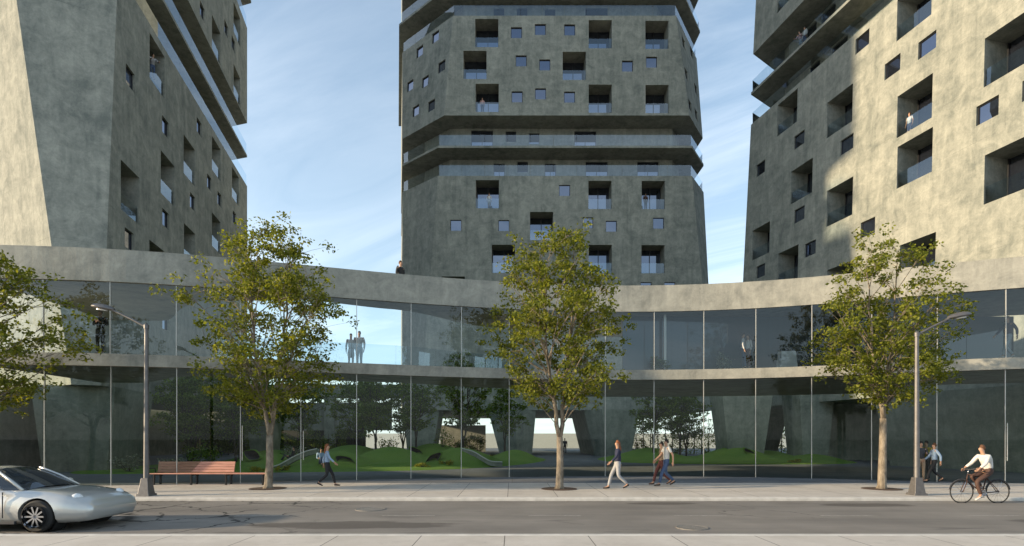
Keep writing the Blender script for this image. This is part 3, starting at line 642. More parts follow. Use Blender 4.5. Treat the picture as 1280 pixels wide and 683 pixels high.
def make_tree(name, label, cat, loc, H, W_, zb, seed, stems, nclump, per, leafmat, barkmat, lsize, group, tr=.12, fork=2.0, lean=0.0, asym=0.0, dy=.72):
    rnd = random.Random(seed); t = thing(name, label, cat, loc, 0, group); tb, cb = MB(), MB(); z0 = H * .0
    prof = lambda z: interp((z - zb) / (H - zb), [(0, .42), (.18, .86), (.40, 1.0), (.62, .86), (.82, .58), (1, .16)]) * W_ / 2
    base = [Vector((0, 0, -.05)), Vector((.01, 0, .12)), Vector((.04 + lean * .3, .02, fork * .5)), Vector((.03 + lean * .6, 0, fork))]
    tb.tube(base, [tr * 1.6, tr * 1.12, tr * .95, tr * .86], barkmat, 10)
    SP = []
    for k in range(stems):
        a = rnd.uniform(0, .5) + k * 2 * math.pi / stems + (0 if stems != 2 else .0); sp = W_ * (.10 if stems > 1 else .02)
        top = Vector((math.cos(a) * sp * 1.2 + lean, math.sin(a) * sp, H * rnd.uniform(.88, .95) if k else H * .96))
        mid = Vector((math.cos(a) * sp * 1.0 + lean * .8, math.sin(a) * sp * .9, fork + (H - fork) * .42))
        P = [base[-1] - Vector((0, 0, .05))] + [q + Vector((rnd.uniform(-.05, .05), rnd.uniform(-.05, .05), 0)) for q in bez(base[-1], mid, top, 14)[1:]]
        r0 = tr * (.84 if stems == 1 else .66); tb.tube(P, [lerp(r0, .012, (i / 14) ** .8) for i in range(15)], barkmat, 8); SP.append(P)
    ctr = Vector((lean, 0, 0)); made = 0; clumps = []
    while made < nclump:
        z = zb + (H - zb) * rnd.random() ** 1.02; a = rnd.uniform(0, 2 * math.pi); r = prof(z) * (1 + .22 * math.sin(a * 2 + seed) + .16 * math.sin(a * 3 + z * 1.3) + asym * math.cos(a)) * rnd.random() ** .42
        c = ctr + Vector((math.cos(a) * r, math.sin(a) * r * dy, z))
        if any((c - q).length < W_ * .085 for q in clumps): made += .2; continue
        clumps.append(c); made += 1
        sp = min(SP, key=lambda P: min((Vector((p.x, p.y, 0)) - Vector((c.x, c.y, 0))).length for p in P[3:10]))
        zt = max(z - r * rnd.uniform(.35, .8) - .15, fork + .25 + rnd.random() ** 1.5 * (H - fork) * .22); j = min(range(1, len(sp)), key=lambda i: abs(sp[i].z - zt)); s = sp[j]
        mid = (s + c) / 2 + Vector((0, 0, rnd.uniform(-.05, .16) * (c - s).length)) + Vector((rnd.uniform(-.15, .15), rnd.uniform(-.15, .15), 0))
        P = bez(s, mid, c, 6); L = (c - s).length
        tb.tube(P, [lerp(min(.008 + .008 * L, .028), .004, i / 6) for i in range(7)], barkmat, 5, False)
        sz = rnd.uniform(.75, 1.25)
        for q in range(rnd.randint(4, 7)):
            e = c + Vector((rnd.gauss(0, .30), rnd.gauss(0, .30), rnd.gauss(.04, .20))) * (W_ / 5.3) * sz
            st = P[rnd.choice((4, 5, 6))]
            tb.tube([st, (st + e) / 2 + Vector((0, 0, .04)), e], [.007, .005, .003], barkmat, 4, False)
            leaf_quads(cb, e, .25 * W_ / 5.3 * sz, rnd.randint(int(per * .6), int(per * 1.3)), rnd, lsize, leafmat, .72)
    tb.build('trunk', t, True); cb.build('crown', t); return t
G1 = 'street trees along the pavement'
make_tree('street_tree', 'leafy young street tree rising beside the end of the red bench', 'tree', gnd(335, 611), 9.35, 5.9, 2.9, 11, 2, 135, 29, 'leaf', 'bark', .118, G1, .135, 1.9, .05)
make_tree('street_tree', 'leafy young street tree in front of the central passage', 'tree', gnd(699, 611.5), 9.15, 5.5, 3.1, 23, 2, 130, 29, 'leaf', 'bark', .118, G1, .13, 1.85, -.02)
make_tree('street_tree', 'leafy young street tree standing next to a street lamp and the cyclist', 'tree', gnd(1102, 611.5), 8.75, 5.6, 3.1, 37, 2, 120, 29, 'leaf', 'bark', .118, G1, .13, 2.5, .05, .12, .5)
make_tree('street_tree', 'leafy street tree cut by the picture edge above the silver car', 'tree', gnd(-50, 619.5), 8.0, 5.4, 2.9, 51, 2, 140, 29, 'leaf', 'bark', .118, G1, .13, 1.9, .2)
for (px, py) in ((335, 611), (699, 611.5), (1102, 611.5), (-50, 619.5)):
    g = gnd(px, py); b = MB(); b.lathe([(.0, .022), (.62, .018), (.64, .004)], (0, 0, 0), 'soil', n=22)
    tag(b.build('tree_pit', loc=g), dict([(335, 'round soil pit at the foot of the tree beside the bench'), (699, 'round soil pit at the foot of the tree facing the passage'), (1102, 'round soil pit at the foot of the tree next to the lamp'), (-50, 'round soil pit at the foot of the tree behind the car')])[px], 'tree pit')
# courtyard trees: three kinds, copied
G2 = 'dark trees of the courtyard garden'
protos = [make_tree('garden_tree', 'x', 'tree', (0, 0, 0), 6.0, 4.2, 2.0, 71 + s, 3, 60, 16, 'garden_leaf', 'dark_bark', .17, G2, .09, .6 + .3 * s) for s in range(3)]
GT = [(-16.9, 34.2, 1.0, 0, 'bushy garden tree behind the bench, seen through the glass'), (-18.2, 37.5, 1.15, 1, 'taller garden tree behind the bench near the slim pier'), (-15.0, 40, 1.05, 2, 'garden tree behind the trunk of the bench tree'),
      (-9.8, 40.2, 1.05, 1, 'garden tree at left of the group before the bright gap'), (-8.6, 44, 1.0, 0, 'garden tree in the middle of the group before the bright gap'), (-11.6, 43.5, 1.1, 2, 'garden tree behind the walking woman, farther back'), (-7.0, 41, .95, 1, 'garden tree at right of the group before the bright gap'),
      (-3.4, 38.6, 1.15, 0, 'tall garden tree rising from the mound between the piers'), (-.6, 46, .95, 2, 'garden tree beside the wide pier left of the passage'),
      (11.4, 45, 1.0, 1, 'garden tree right of the passage pier'), (13.8, 46, 1.05, 2, 'garden tree behind the walking couple'), (15.2, 49, .9, 0, 'garden tree next to the left gateway pier'), (21.2, 50, 1.0, 1, 'garden tree framed by the trapezoid gateway'),
      (-13.5, 48, 1.0, 0, 'garden tree in front of the rear building beam'), (-18.7, 32.4, .95, 2, 'leafy dark garden tree directly behind the lamp side of the bench'), (-20.7, 36.2, 1.15, 0, 'large dark garden tree against the left tower behind the bench'),
      (-20.5, 46.5, 1.05, 1, 'garden tree in the far left of the courtyard')]
used = set()
for i, (x, y, s, k_, lab) in enumerate(GT):
    o = protos[k_] if k_ not in used else copy_tree(protos[k_]); used.add(k_)
    o.location = (x, y, mound_z(x, y) - .02); o.scale = (s, s, s); o.rotation_euler = (0, 0, i * 1.7); o['label'] = lab
def bush(name, label, cat, loc, r, h, n, mat, seed, size=.12, group=None, pot=None):
    rnd = random.Random(seed); t = thing(name, label, cat, loc, 0, group); b, s = MB(), MB()
    for k in range(max(5, int(n / 40))):
        a = rnd.uniform(0, 6.28); q = r * rnd.random() ** .5 * .75; c = Vector((math.cos(a) * q, math.sin(a) * q, h * rnd.uniform(.3, .85)))
        s.tube([(0, 0, 0), c * .5 + Vector((0, 0, .05)), c], [.018, .012, .006], 'dark_bark', 5); leaf_quads(b, c, r * .42, 40, rnd, size, mat, h / r * .8)
    b.build('foliage', t); s.build('stem', t); return t
G3 = 'shrubs on the courtyard lawn'
for i, (px, py, Y, r, h, mat, lab) in enumerate([(238, 582, 30, .9, 1.3, 'garden_leaf', 'rounded dark shrub behind the left part of the bench'), (262, 580, 31.5, .8, 1.6, 'garden_leaf', 'tall dark shrub behind the right part of the bench'), (484, 566, 42, .9, 1.3, 'garden_leaf', 'round dark shrub below the bright gap'),
        (553, 566, 42, 1.0, 1.4, 'garden_leaf', 'round brown-green shrub on the lawn below the tall garden tree'), (372, 566, 36, 1.0, 1.1, 'bush_leaf', 'grey leafed shrub on the mound behind the street tree'), (215, 592, 28.4, .7, .8, 'bush_leaf', 'pale low shrub behind the lamp post'), (160, 590, 29, .9, .9, 'bush_leaf', 'pale low shrub left of the lamp post')]):
    g = at(px, py, Y); bush('garden_shrub', lab, 'shrub', (g.x, Y, mound_z(g.x, Y)), r, h, 360, mat, 90 + i, .13, G3)
G4 = 'yellow flower patches on the lawn'
for i, (px, py, r, lab) in enumerate([(321, 589, .55, 'yellow flower patch right of the bench tree trunk'), (352, 588, .5, 'yellow flower patch at the foot of the nearer slide'), (528, 584, .55, 'yellow flower patch below the left half of the mound lens'), (560, 583, .6, 'yellow flower patch at the foot of the mound right of the lens'), (616, 571, .7, 'yellow flower patch near the wide pier'), (994, 578, .6, 'yellow flower patch in the trapezoid gateway')]):
    g = gnd(px, py, .1); bush('flower_patch', lab, 'flowers', (g.x, g.y, .05 + mound_z(g.x, g.y) * .9), r, .28, 300, 'flower_leaf', 120 + i, .09, G4)

def hedge(label, x0, x1, y, h, seed):
    rnd = random.Random(seed); t = thing('courtyard_hedge', label, 'hedge', ((x0 + x1) / 2, y, 0)); b, s = MB(), MB(); w = (x1 - x0) / 2
    for k in range(int((x1 - x0) * 26)):
        c = Vector((rnd.uniform(-w, w), rnd.uniform(-.6, .6), h * rnd.random() ** .8)); c.z *= .86 + .14 * math.sin(c.x * 1.7 + seed)
        leaf_quads(b, c, .42, 26, rnd, .17, 'garden_leaf')
    for k in range(int((x1 - x0) / .8)): x = -w + .4 + k * .8; s.tube([(x, 0, -.05), (x + .05, .05, h * .5), (x, 0, h * .85)], [.06, .04, .02], 'dark_bark', 6)
    b.build('foliage', t); s.build('stem', t)
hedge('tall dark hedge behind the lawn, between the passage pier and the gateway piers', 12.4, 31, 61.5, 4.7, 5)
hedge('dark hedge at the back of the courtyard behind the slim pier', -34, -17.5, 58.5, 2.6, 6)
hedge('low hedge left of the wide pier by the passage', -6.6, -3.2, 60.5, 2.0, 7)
# ------------------------------------------------------------------ street furniture
def lamp(px, py, sgn, label, H=5.35):
    g = gnd(px, py); t = thing('street_lamp', label, 'street lamp', g, 0, 'street lamps on the pavement'); b = MB()
    sq = lambda w, z: [Vector((sx * w, sy * w, z)) for sx, sy in ((-1, -1), (1, -1), (1, 1), (-1, 1))]
    b.prism(sq(.21, 0), sq(.20, .07), 'lamp_metal'); b.prism(sq(.17, .0701), sq(.105, .56), 'lamp_metal'); b.build('base', t, bevel=.012)
    b = MB(); b.tube([(0, 0, .55), (0, 0, 3), (0, 0, H)], [.082, .068, .055], 'lamp_metal', 14); b.lathe([(.075, H - .12), (.075, H), (.03, H + .05), (.0, H + .05)], (0, 0, 0), 'lamp_metal'); b.build('pole', t, 2)
    b = MB(); b.tube([(sgn * .03, 0, H - .05), (sgn * .5, 0, H + .20), (sgn * 1.0, 0, H + .44), (sgn * 1.14, 0, H + .50)], [.036, .033, .03, .03], 'lamp_metal', 10); b.build('arm', t, 2)
    b = MB(); n = 14; st = [(1.0, .05, .05), (1.10, .10, .09), (1.26, .15, .12), (1.46, .165, .125), (1.62, .13, .095), (1.72, .04, .035)]; vs = []
    for x, w, h in st:
        z = H + .50 + (x - 1.14) * .16
        for k in range(n):
            a = 2 * math.pi * k / n; q = math.sin(a); vs.append((sgn * x, math.cos(a) * w, z + (q * h if q > 0 else q * h * .45)))
    b.add(vs, [(i * n + k, i * n + (k + 1) % n, (i + 1) * n + (k + 1) % n, (i + 1) * n + k) for i in range(len(st) - 1) for k in range(n)] + [tuple(range(n)), tuple((len(st) - 1) * n + k for k in range(n))], 'lamp_metal')
    h_ = b.build('lamp_head', t, 2); b = MB(); vs = [(sgn * (1.40 + .17 * math.cos(a)), .085 * math.sin(a), H + .525 + .17 * math.cos(a) * .16 - .03) for a in [2 * math.pi * k / 16 for k in range(16)]]
    vs2 = [(x, y, z - .035) for x, y, z in vs]; b.prism([Vector(p) for p in vs2], [Vector(p) for p in vs], 'lamp_lens'); b.build('lens', h_)
lamp(183, 620, -1, 'dark grey street lamp beside the red bench, arm pointing to the car side')
lamp(1146, 619, 1, 'pale grey street lamp between the tree and the cyclist', 5.15)
g0 = gnd(187, 606.5); g1 = gnd(285, 606.5); g2 = gnd(332, 606.5)
bench = thing('street_bench', 'long reddish slatted bench with black legs, half of it with a backrest', 'bench', g0); L1, L2 = (g1 - g0).x, (g2 - g0).x
b = MB()
for k in range(5): b.box((0, -.02 + k * .098, .415), (L2, .07 + k * .098, .452), 'wood_slat')
b.build('seat', bench, bevel=.006); b = MB()
mt = Matrix.Translation((0, .47, .47)) @ Matrix.Rotation(R(-14), 4, 'X')
for k in range(4): b.box((.0, .0, k * .108), (L1, .035, k * .108 + .098), 'wood_slat', mt)
b.build('backrest', bench, bevel=.006)
for x in (.12, 1.55, L1 - .12, L2 - .15):
    b = MB(); b.box((x, .0, 0), (x + .06, .06, .414), 'black_metal'); b.box((x, .40, 0), (x + .06, .46, .414), 'black_metal'); b.box((x + .003, .0601, .36), (x + .057, .3999, .413), 'black_metal')
    if x < L1: b.box((x + .005, .465, .30), (x + .055, .505, .84), 'black_metal', Matrix.Translation((0, .47, .47)) @ Matrix.Rotation(R(-14), 4, 'X') @ Matrix.Translation((0, -.42, -.44)))
    b.build('leg', bench)
b = MB(); b.tube([(-.06, 0, .45), (-.06, 0, .63), (-.06, .42, .63), (-.06, .45, .45)], .02, 'black_metal', 8); b.build('armrest', bench)

# ------------------------------------------------------------------ silver car (nose to the right)
def car():
    t = thing('parked_car', 'silver low sports coupe driving at the left edge of the road', 'car', ((65 - 640) / F * 11.3 - 3.86, 12.22, -.10))
    L = 4.5; n = 22
    def ring(x, zb, zt, w, sh, tuck):    # closed body section: bottom, sides with shoulder, top
        hw = w / 2; P = [(-hw * .86, zb), (-hw * .97, zb + .10), (-hw, lerp(zb, zt, .42)), (-hw * .985, lerp(zb, zt, .66)), (-hw * .94, lerp(zb, zt, .85)), (-hw * sh, zt - .02), (-hw * sh * .6, zt + tuck * .7), (0, zt + tuck)]
        P = P + [(-y, z) for y, z in reversed(P[:-1])]
        return [Vector((x, y, z)) for y, z in P]
    St = [(0, .42, .62, 1.40, .80, .0), (.05, .30, .74, 1.58, .80, .0), (.25, .22, .84, 1.74, .80, .02), (.7, .19, .90, 1.85, .80, .03), (1.2, .18, .92, 1.87, .78, .03), (1.9, .17, .89, 1.83, .80, .02), (2.7, .17, .86, 1.80, .84, .02),
          (3.2, .17, .85, 1.83, .86, .01), (3.6, .18, .82, 1.84, .86, .01), (4.0, .19, .765, 1.80, .84, .01), (4.25, .20, .70, 1.70, .82, .01), (4.42, .22, .62, 1.54, .82, .0), (4.5, .28, .53, 1.34, .82, .0)]
    b = MB(); vs = []; rs = []
    xs = []
    for i in range(len(St) - 1):
        for k in range(3): xs.append(tuple(lerp(St[i][j], St[i + 1][j], k / 3) for j in range(6)))
    xs.append(St[-1]); m_ = 15
    for s in xs: vs += ring(*s)
    for i in range(len(xs) - 1):
        for k in range(m_): rs.append((i * m_ + k, i * m_ + (k + 1) % m_, (i + 1) * m_ + (k + 1) % m_, (i + 1) * m_ + k))
    rs += [tuple(range(m_)), tuple((len(xs) - 1) * m_ + k for k in range(m_))]
    b.add(vs, rs, 'car_paint'); body = b.build('body', t, True); autosmooth(body, 50)
    # wheel arches cut out
    cut = MB()
    for x in (.92, 3.52):
        cut.lathe([(0.0, -1.2), (.375, -1.2), (.375, 1.2), (.0, 1.2)], (x, 0, .325), 'rubber', 'Y', 28)
    co_ = cut.build('arch_cutter'); bm = bmesh.new(); bm.from_mesh(co_.data); bmesh.ops.remove_doubles(bm, verts=bm.verts, dist=1e-4); bmesh.ops.recalc_face_normals(bm, faces=bm.faces); bm.to_mesh(co_.data); bm.free()
    md = body.modifiers.new('arch', 'BOOLEAN'); md.operation = 'DIFFERENCE'; md.object = co_; md.solver = 'EXACT'; md.use_self = True; co_.location = t.location
    bpy.context.view_layer.update(); dg = bpy.context.evaluated_depsgraph_get(); me = bpy.data.meshes.new_from_object(body.evaluated_get(dg)); body.modifiers.clear(); body.data = me; bpy.data.objects.remove(co_)
    for x in (.92, 3.52):
        b = MB(); b.lathe([(.376, -.84), (.372, -.5), (.0, -.5)], (x, 0, .325), 'rubber', 'Y', 26); b.build('wheel_arch', t); b = MB(); b.lathe([(.376, .84), (.372, .5), (.0, .5)], (x, 0, .325), 'rubber', 'Y', 26); b.build('wheel_arch', t)
        for y in (-.80, .80):
            w = MB(); sg = 1 if y > 0 else -1
            w.lathe([(.21, -.10), (.29, -.115), (.325, -.08), (.33, 0), (.325, .08), (.29, .115), (.21, .10)], (x, y, .328), 'rubber', 'Y', 28); wo = w.build('wheel', t, 2)
            r = MB(); yo = y + sg * .10
            r.lathe([(.225, -.09), (.225, .0), (.205, .01), (.195, -.03)], (x, yo, .328), 'chrome', 'Y', 28)
            for k in range(10):
                a = 2 * math.pi * k / 10; mt = Matrix.Translation((x, yo, .328)) @ Matrix.Rotation(a, 4, 'Y'); r.box((.03, -.03, -.016), (.21, -.005, .016), 'chrome', mt)
            r.lathe([(.05, -.03), (.05, .0), (0, .005)], (x, yo, .328), 'chrome', 'Y', 14); r.build('rim', wo, 2)
    # greenhouse: windows and roof
    gs = [(.55, .90, .92, 1.40), (.95, .91, 1.10, 1.34), (1.45, .91, 1.25, 1.22), (1.95, .89, 1.30, 1.16), (2.35, .87, 1.27, 1.15), (2.75, .86, 1.10, 1.22), (3.15, .83, .87, 1.36)]
    g = MB(); vs = []
    for x, zb, zt, w in gs:
        wb = 1.50 if x < 3 else 1.40
        vs += [Vector((x, -wb / 2, zb - .02)), Vector((x, -lerp(wb, w, .8) / 2, lerp(zb, zt, .72))), Vector((x, -w / 2 * .86, zt - .015)), Vector((x, -w / 2 * .4, zt + .015)), Vector((x, w / 2 * .4, zt + .015)), Vector((x, w / 2 * .86, zt - .015)), Vector((x, lerp(wb, w, .8) / 2, lerp(zb, zt, .72))), Vector((x, wb / 2, zb - .02))]
    fs = []; fm = []
    for i in range(len(gs) - 1):
        for k in range(7): fs.append((8 * i + k, 8 * i + k + 1, 8 * i + 9 + k, 8 * i + 8 + k)); fm.append('car_paint' if (1 <= i <= 4 and 1 < k < 5 and not (i == 4)) or (i == 0) else 'car_glass')
    roof, win = MB(), MB()
    for f, mm in zip(fs, fm): (roof if mm == 'car_paint' else win).add([vs[i] for i in f], [(0, 1, 2, 3)], mm)
    ro = roof.build('roof', t, True); autosmooth(ro, 50); wi = win.build('windows', t, True); autosmooth(wi, 50)
    for sg in (-1, 1):
        for (x0, z0, x1, z1) in ((2.38, 1.255, 3.12, .845), (1.62, .90, 1.66, 1.255), (.62, .92, 1.40, 1.225)):
            w0, w1 = interp(z0, [(.85, .745), (1.27, .545)]), interp(z1, [(.85, .745), (1.27, .545)]); p = MB(); p.tube([(x0, sg * w0, z0), ((x0 + x1) / 2, sg * ((w0 + w1) / 2 + .012), (z0 + z1) / 2 + .02), (x1, sg * w1, z1)], .03, 'car_paint', 6); p.build('roof_pillar', t, True)
    for sg in (-1, 1):
        b = MB(); b.lathe([(0, .07), (.07, .06), (.11, .03), (.125, -.03)], (0, 0, 0), 'lens', 'X', 18); h_ = b.build('headlight', t, True); h_.location = (4.17, sg * .64, .65); h_.rotation_euler = (0, R(-28), sg * R(24)); h_.scale = (1, 1, 1.15)
        b = MB(); b.tube([(0, 0, 0), (0, sg * .10, .02)], .02, 'car_paint', 6); b.lathe([(.0, -.07), (.06, -.05), (.085, .02), (.07, .06), (0, .07)], (.0, sg * .17, .05), 'car_paint', 'X', 12); mi_ = b.build('side_mirror', t, True); mi_.location = (2.72, sg * .78, .86)
        b = MB(); b.box((.02, sg * .40 - .2, .66), (.06, sg * .40 + .2, .74), 'red_lens'); b.build('tail_light', t)
        b = MB()
        for (x0, x1) in ((1.58, 1.586), (2.86, 2.866)): b.box((x0, sg * .915 - .02, .30), (x1, sg * .915 + .004, .82), 'dark_grey')
        b.box((1.72, sg * .925 - .01, .70), (1.90, sg * .935 + .01, .725), 'chrome'); b.build('door_seam', t)
        b = MB(); b.box((1.35, sg * .89 - .03, .17), (3.10, sg * .89 + .03, .235), 'dark_grey'); b.build('sill', t, bevel=.01)
    b = MB(); b.box((4.30, -.45, .27), (4.47, .45, .35), 'dark_grey'); b.build('intake', t); b = MB(); b.box((4.40, -.26, .375), (4.49, .26, .475), 'white_paint'); b.build('number_plate', t)
    b = MB(); b.box((.9, -.75, .15), (3.5, .75, .25), 'rubber'); b.build('underbody', t)
car()

# ------------------------------------------------------------------ bicycle
BK = gnd(1225, 629, -.10)
def bicycle():
    t = thing('bicycle', 'brown city bicycle ridden along the kerb by a man in a white shirt', 'bicycle', BK)
    xr, xf, r = .52, -.54, .335
    for x in (xf, xr):
        w = MB(); vs = [(x + r * math.cos(a), 0, r + r * math.sin(a)) for a in [2 * math.pi * k / 32 for k in range(33)]]; w.tube(vs, .018, 'rubber', 6, False); wo = w.build('wheel', t, True)
        s = MB(); s.tube([(x, -.04, r), (x, .04, r)], .025, 'chrome', 8)
        for k in range(16): a = 2 * math.pi * k / 16; s.tube([(x, .02 * (-1) ** k, r), (x + (r - .02) * math.cos(a), 0, r + (r - .02) * math.sin(a))], .0025, 'chrome', 3, False)
        s.build('spokes', wo)
    f = MB(); bb, st, hd, hl = (.06, 0, .30), (.20, 0, .78), (-.36, 0, .84), (-.40, 0, .66)
    for a, c in ((bb, st), (st, hd), (bb, hl), (hd, hl)): f.tube([a, c], .018, 'brown_cloth', 8)
    for y in (-.045, .045):
        f.tube([(.06, y * .5, .30), (xr, y, r)], .011, 'brown_cloth', 6); f.tube([(.19, y * .3, .74), (xr, y, r)], .010, 'brown_cloth', 6); f.tube([(-.40, y * .8, .66), (-.47, y, .5), (xf, y, r)], .013, 'brown_cloth', 6)
    f.build('frame', t, True)
    h = MB(); h.tube([hd, (-.345, 0, .99)], .014, 'chrome', 8); h.tube([(-.20, -.27, 1.03), (-.32, -.25, 1.02), (-.36, -.1, .99), (-.36, .1, .99), (-.32, .25, 1.02), (-.20, .27, 1.03)], .013, 'dark_grey', 8); h.build('handlebar', t, True)
    s = MB(); s.tube([st, (.225, 0, .90)], .013, 'chrome', 8); s.prism([Vector(p) for p in ((.08, -.02, .91), (.34, -.075, .91), (.36, 0, .91), (.34, .075, .91), (.08, .02, .91))], [Vector(p) for p in ((.08, -.02, .95), (.33, -.07, .965), (.35, 0, .97), (.33, .07, .965), (.08, .02, .95))], 'black_cloth'); s.build('saddle', t)
    c = MB(); c.lathe([(.09, -.006), (.09, .006), (.03, .006)], (.06, -.06, .30), 'chrome', 'Y', 20); c.tube([(.06, -.08, .30), (-.06, -.09, .19)], .011, 'chrome', 6); c.tube([(.06, .08, .30), (.18, .09, .41)], .011, 'chrome', 6); c.box((-.11, -.17, .18), (-.01, -.09, .20), 'black_metal'); c.box((.13, .09, .40), (.23, .17, .42), 'black_metal')
    c.tube([(.06, -.06, .39), (xr, -.05, r + .04)], .005, 'black_metal', 4); c.tube([(.06, -.06, .21), (xr, -.05, r - .04)], .005, 'black_metal', 4); c.build('crank', t)
    for x in (xf, xr): m_ = MB(); m_.tube([(x + .37 * math.cos(a), 0, r + .37 * math.sin(a)) for a in [R(10 + k * 16) for k in range(11)]], .014, 'dark_grey', 5); m_.build('mudguard', t)
bicycle()

# ------------------------------------------------------------------ people
PEOPLE = []
def skin_obj(name, chains, mat, sub=1):
    """chains: lists of (point, radius); the first chain starts at the root; a chain may start at an earlier point (joined by position)"""
    me = bpy.data.meshes.new(name); key = {}; vs, es, rd = [], [], []
    def idx(p, r):
        k_ = tuple(round(q, 4) for q in p)
        if k_ not in key: key[k_] = len(vs); vs.append(tuple(p)); rd.append(r)
        return key[k_]
    for ch in chains:
        ii = [idx(p, r) for p, r in ch]
        for a, c in zip(ii, ii[1:]):
            if a != c: es.append((a, c))
    me.from_pydata(vs, es, []); o = bpy.data.objects.new(name, me); C.objects.link(o)
    me.materials.append(M[mat]); sk = o.modifiers.new('skin', 'SKIN'); sk.use_smooth_shade = True; sk.branch_smoothing = .3
    lay = me.skin_vertices[0].data if me.skin_vertices else None
    if lay is None:
        bpy.context.view_layer.objects.active = o; bpy.ops.mesh.customdata_skin_add(); lay = me.skin_vertices[0].data
    for i, r in enumerate(rd): lay[i].radius = r if isinstance(r, tuple) else (r, r); lay[i].use_root = (i == 0)
    su = o.modifiers.new('sub', 'SUBSURF'); su.levels = su.render_levels = sub
    return o
def V3(*a): return Vector(a)
def person(label, loc, rz, pose='stand', top='navy', legs='denim', shoes='black_shoe', skin='skin', hair='hair_dark', long_hair=False, sleeves=True, female=False, height=1.72, skirt=False, jacket=None, group=None, bag=None, shorts=False, phase=1):
    s = height / 1.72; sw = .165 if female else .185; hw = .088
    J = dict(pel=V3(0, 0, .94), waist=V3(.0, 0, 1.08), chest=V3(.01, 0, 1.29), neck=V3(.0, 0, 1.44), head=V3(.025, 0, 1.575), crown=V3(.02, 0, 1.66), chin=V3(.055, 0, 1.525))
    for sg, k_ in ((1, 'l'), (-1, 'r')):
        J['sh' + k_] = V3(0, sg * sw, 1.40); J['hip' + k_] = V3(0, sg * hw, .90); J['kn' + k_] = V3(.02, sg * hw, .49); J['an' + k_] = V3(0, sg * hw, .085)
        J['el' + k_] = V3(-.03, sg * (sw + .05), 1.12); J['wr' + k_] = V3(.05, sg * (sw + .06), .88)
    a, c = ('l', 'r') if phase > 0 else ('r', 'l')
    if pose == 'walk':
        y = J['an' + a].y; J['kn' + a] = V3(.20, y, .51); J['an' + a] = V3(.30, y, .115); y = J['an' + c].y; J['kn' + c] = V3(.0, y, .49); J['an' + c] = V3(-.33, y, .20)
        J['el' + c] += V3(.14, 0, .02); J['wr' + c] += V3(.24, 0, .10); J['el' + a] += V3(-.12, 0, .02); J['wr' + a] += V3(-.20, 0, .03)
    if pose == 'talk':
        J['ell'] += V3(.03, 0, 0); J['wrl'] = J['ell'] + V3(.22, -.08, .06); J['anr'] += V3(.1, -.03, 0); J['knr'] += V3(.06, -.02, 0)
    if pose == 'arms':
        for k_, sg in (('l', 1), ('r', -1)): J['wr' + k_] = J['el' + k_] + V3(.20, -sg * .17, .10)
    if pose == 'lean':
        for q in ('chest', 'neck', 'head', 'crown', 'chin', 'shl', 'shr'): J[q] = J[q] + V3(.14 if q != 'chest' else .08, 0, -.04)
        for k_, sg in (('l', 1), ('r', -1)): J['el' + k_] = J['sh' + k_] + V3(.13, sg * .05, -.24); J['wr' + k_] = J['el' + k_] + V3(.20, 0, -.05)
    if pose == 'cycle':
        J['pel'] = V3(0, 0, 1.0); J['waist'] = V3(-.00, 0, 1.14); J['chest'] = V3(.09, 0, 1.32); J['neck'] = V3(.15, 0, 1.46); J['head'] = V3(.20, 0, 1.59); J['crown'] = V3(.19, 0, 1.675); J['chin'] = V3(.235, 0, 1.545)
        for sg, k_ in ((1, 'l'), (-1, 'r')): J['sh' + k_] = V3(.13, sg * sw, 1.41); J['hip' + k_] = V3(.02, sg * hw, .95); J['el' + k_] = V3(.28, sg * .25, 1.18); J['wr' + k_] = V3(.45, sg * .26, 1.06)
        J['knl'] = V3(.42, .10, .66); J['anl'] = V3(.30, .12, .27); J['knr'] = V3(.30, -.11, .88 - .33); J['anr'] = V3(.09, -.13, .50)
        J['knr'] = V3(.41, -.11, .80); J['anr'] = V3(.08, -.13, .52)
    if pose == 'sit':
        dz = -.72
        for q in list(J):
            if q[:2] not in ('kn', 'an'): J[q] = J[q] + V3(-.0, 0, dz)
        for q in ('chest', 'neck', 'head', 'crown', 'chin', 'shl', 'shr'): J[q] += V3(-.10, 0, -.02)
        for sg, k_ in ((1, 'l'), (-1, 'r')): J['kn' + k_] = V3(.38, sg * .12, .46); J['an' + k_] = V3(.62, sg * .12, .09); J['el' + k_] = J['sh' + k_] + V3(.08, sg * .06, -.27); J['wr' + k_] = J['el' + k_] + V3(.22, -sg * .05, .0)
    for q in J: J[q] = J[q] * s
    t = bpy.data.objects.new('person', None)  # replaced by the body mesh below
    bpy.data.objects.remove(t)
    sp = [(J['pel'], (.085 * s, .105 * s)), (J['waist'], (.07 * s, .09 * s)), (J['chest'], (.075 * s, .10 * s)), (J['neck'], .052 * s), (J['head'] - V3(0, 0, .02), (.080 * s, .07 * s)), (J['crown'], (.078 * s, .070 * s))]
    fem = .88 if female else 1.0
    body = [sp, [sp[4], (J['chin'] + V3(.032, 0, .045) * s, .013 * s)]]
    for k_ in 'lr':
        fd = (J['wr' + k_] - J['el' + k_]).normalized()
        body.append([(J['chest'], .1), (J['sh' + k_], .044 * s * fem), (J['el' + k_], (.034 if sleeves else .042) * s * fem), (J['wr' + k_], .028 * s * fem), (J['wr' + k_] + fd * .07 * s, (.036 * s, .024 * s)), (J['wr' + k_] + fd * .105 * s, (.03 * s, .018 * s))])
        ft = V3(1, 0, -.10 if J['an' + k_].z < .14 * s else -.55).normalized()
        body.append([(J['pel'], .1), (J['hip' + k_], .066 * s), (J['kn' + k_], (.056 if (shorts or skirt) else .044) * s), (J['an' + k_], .036 * s), (J['an' + k_] + V3(.0, 0, -.035) * s + ft * .10 * s, (.036 * s, .03 * s)), (J['an' + k_] + V3(.0, 0, -.045) * s + ft * .17 * s, (.03 * s, .022 * s))])
    ob = skin_obj('person', body, skin); ch = []
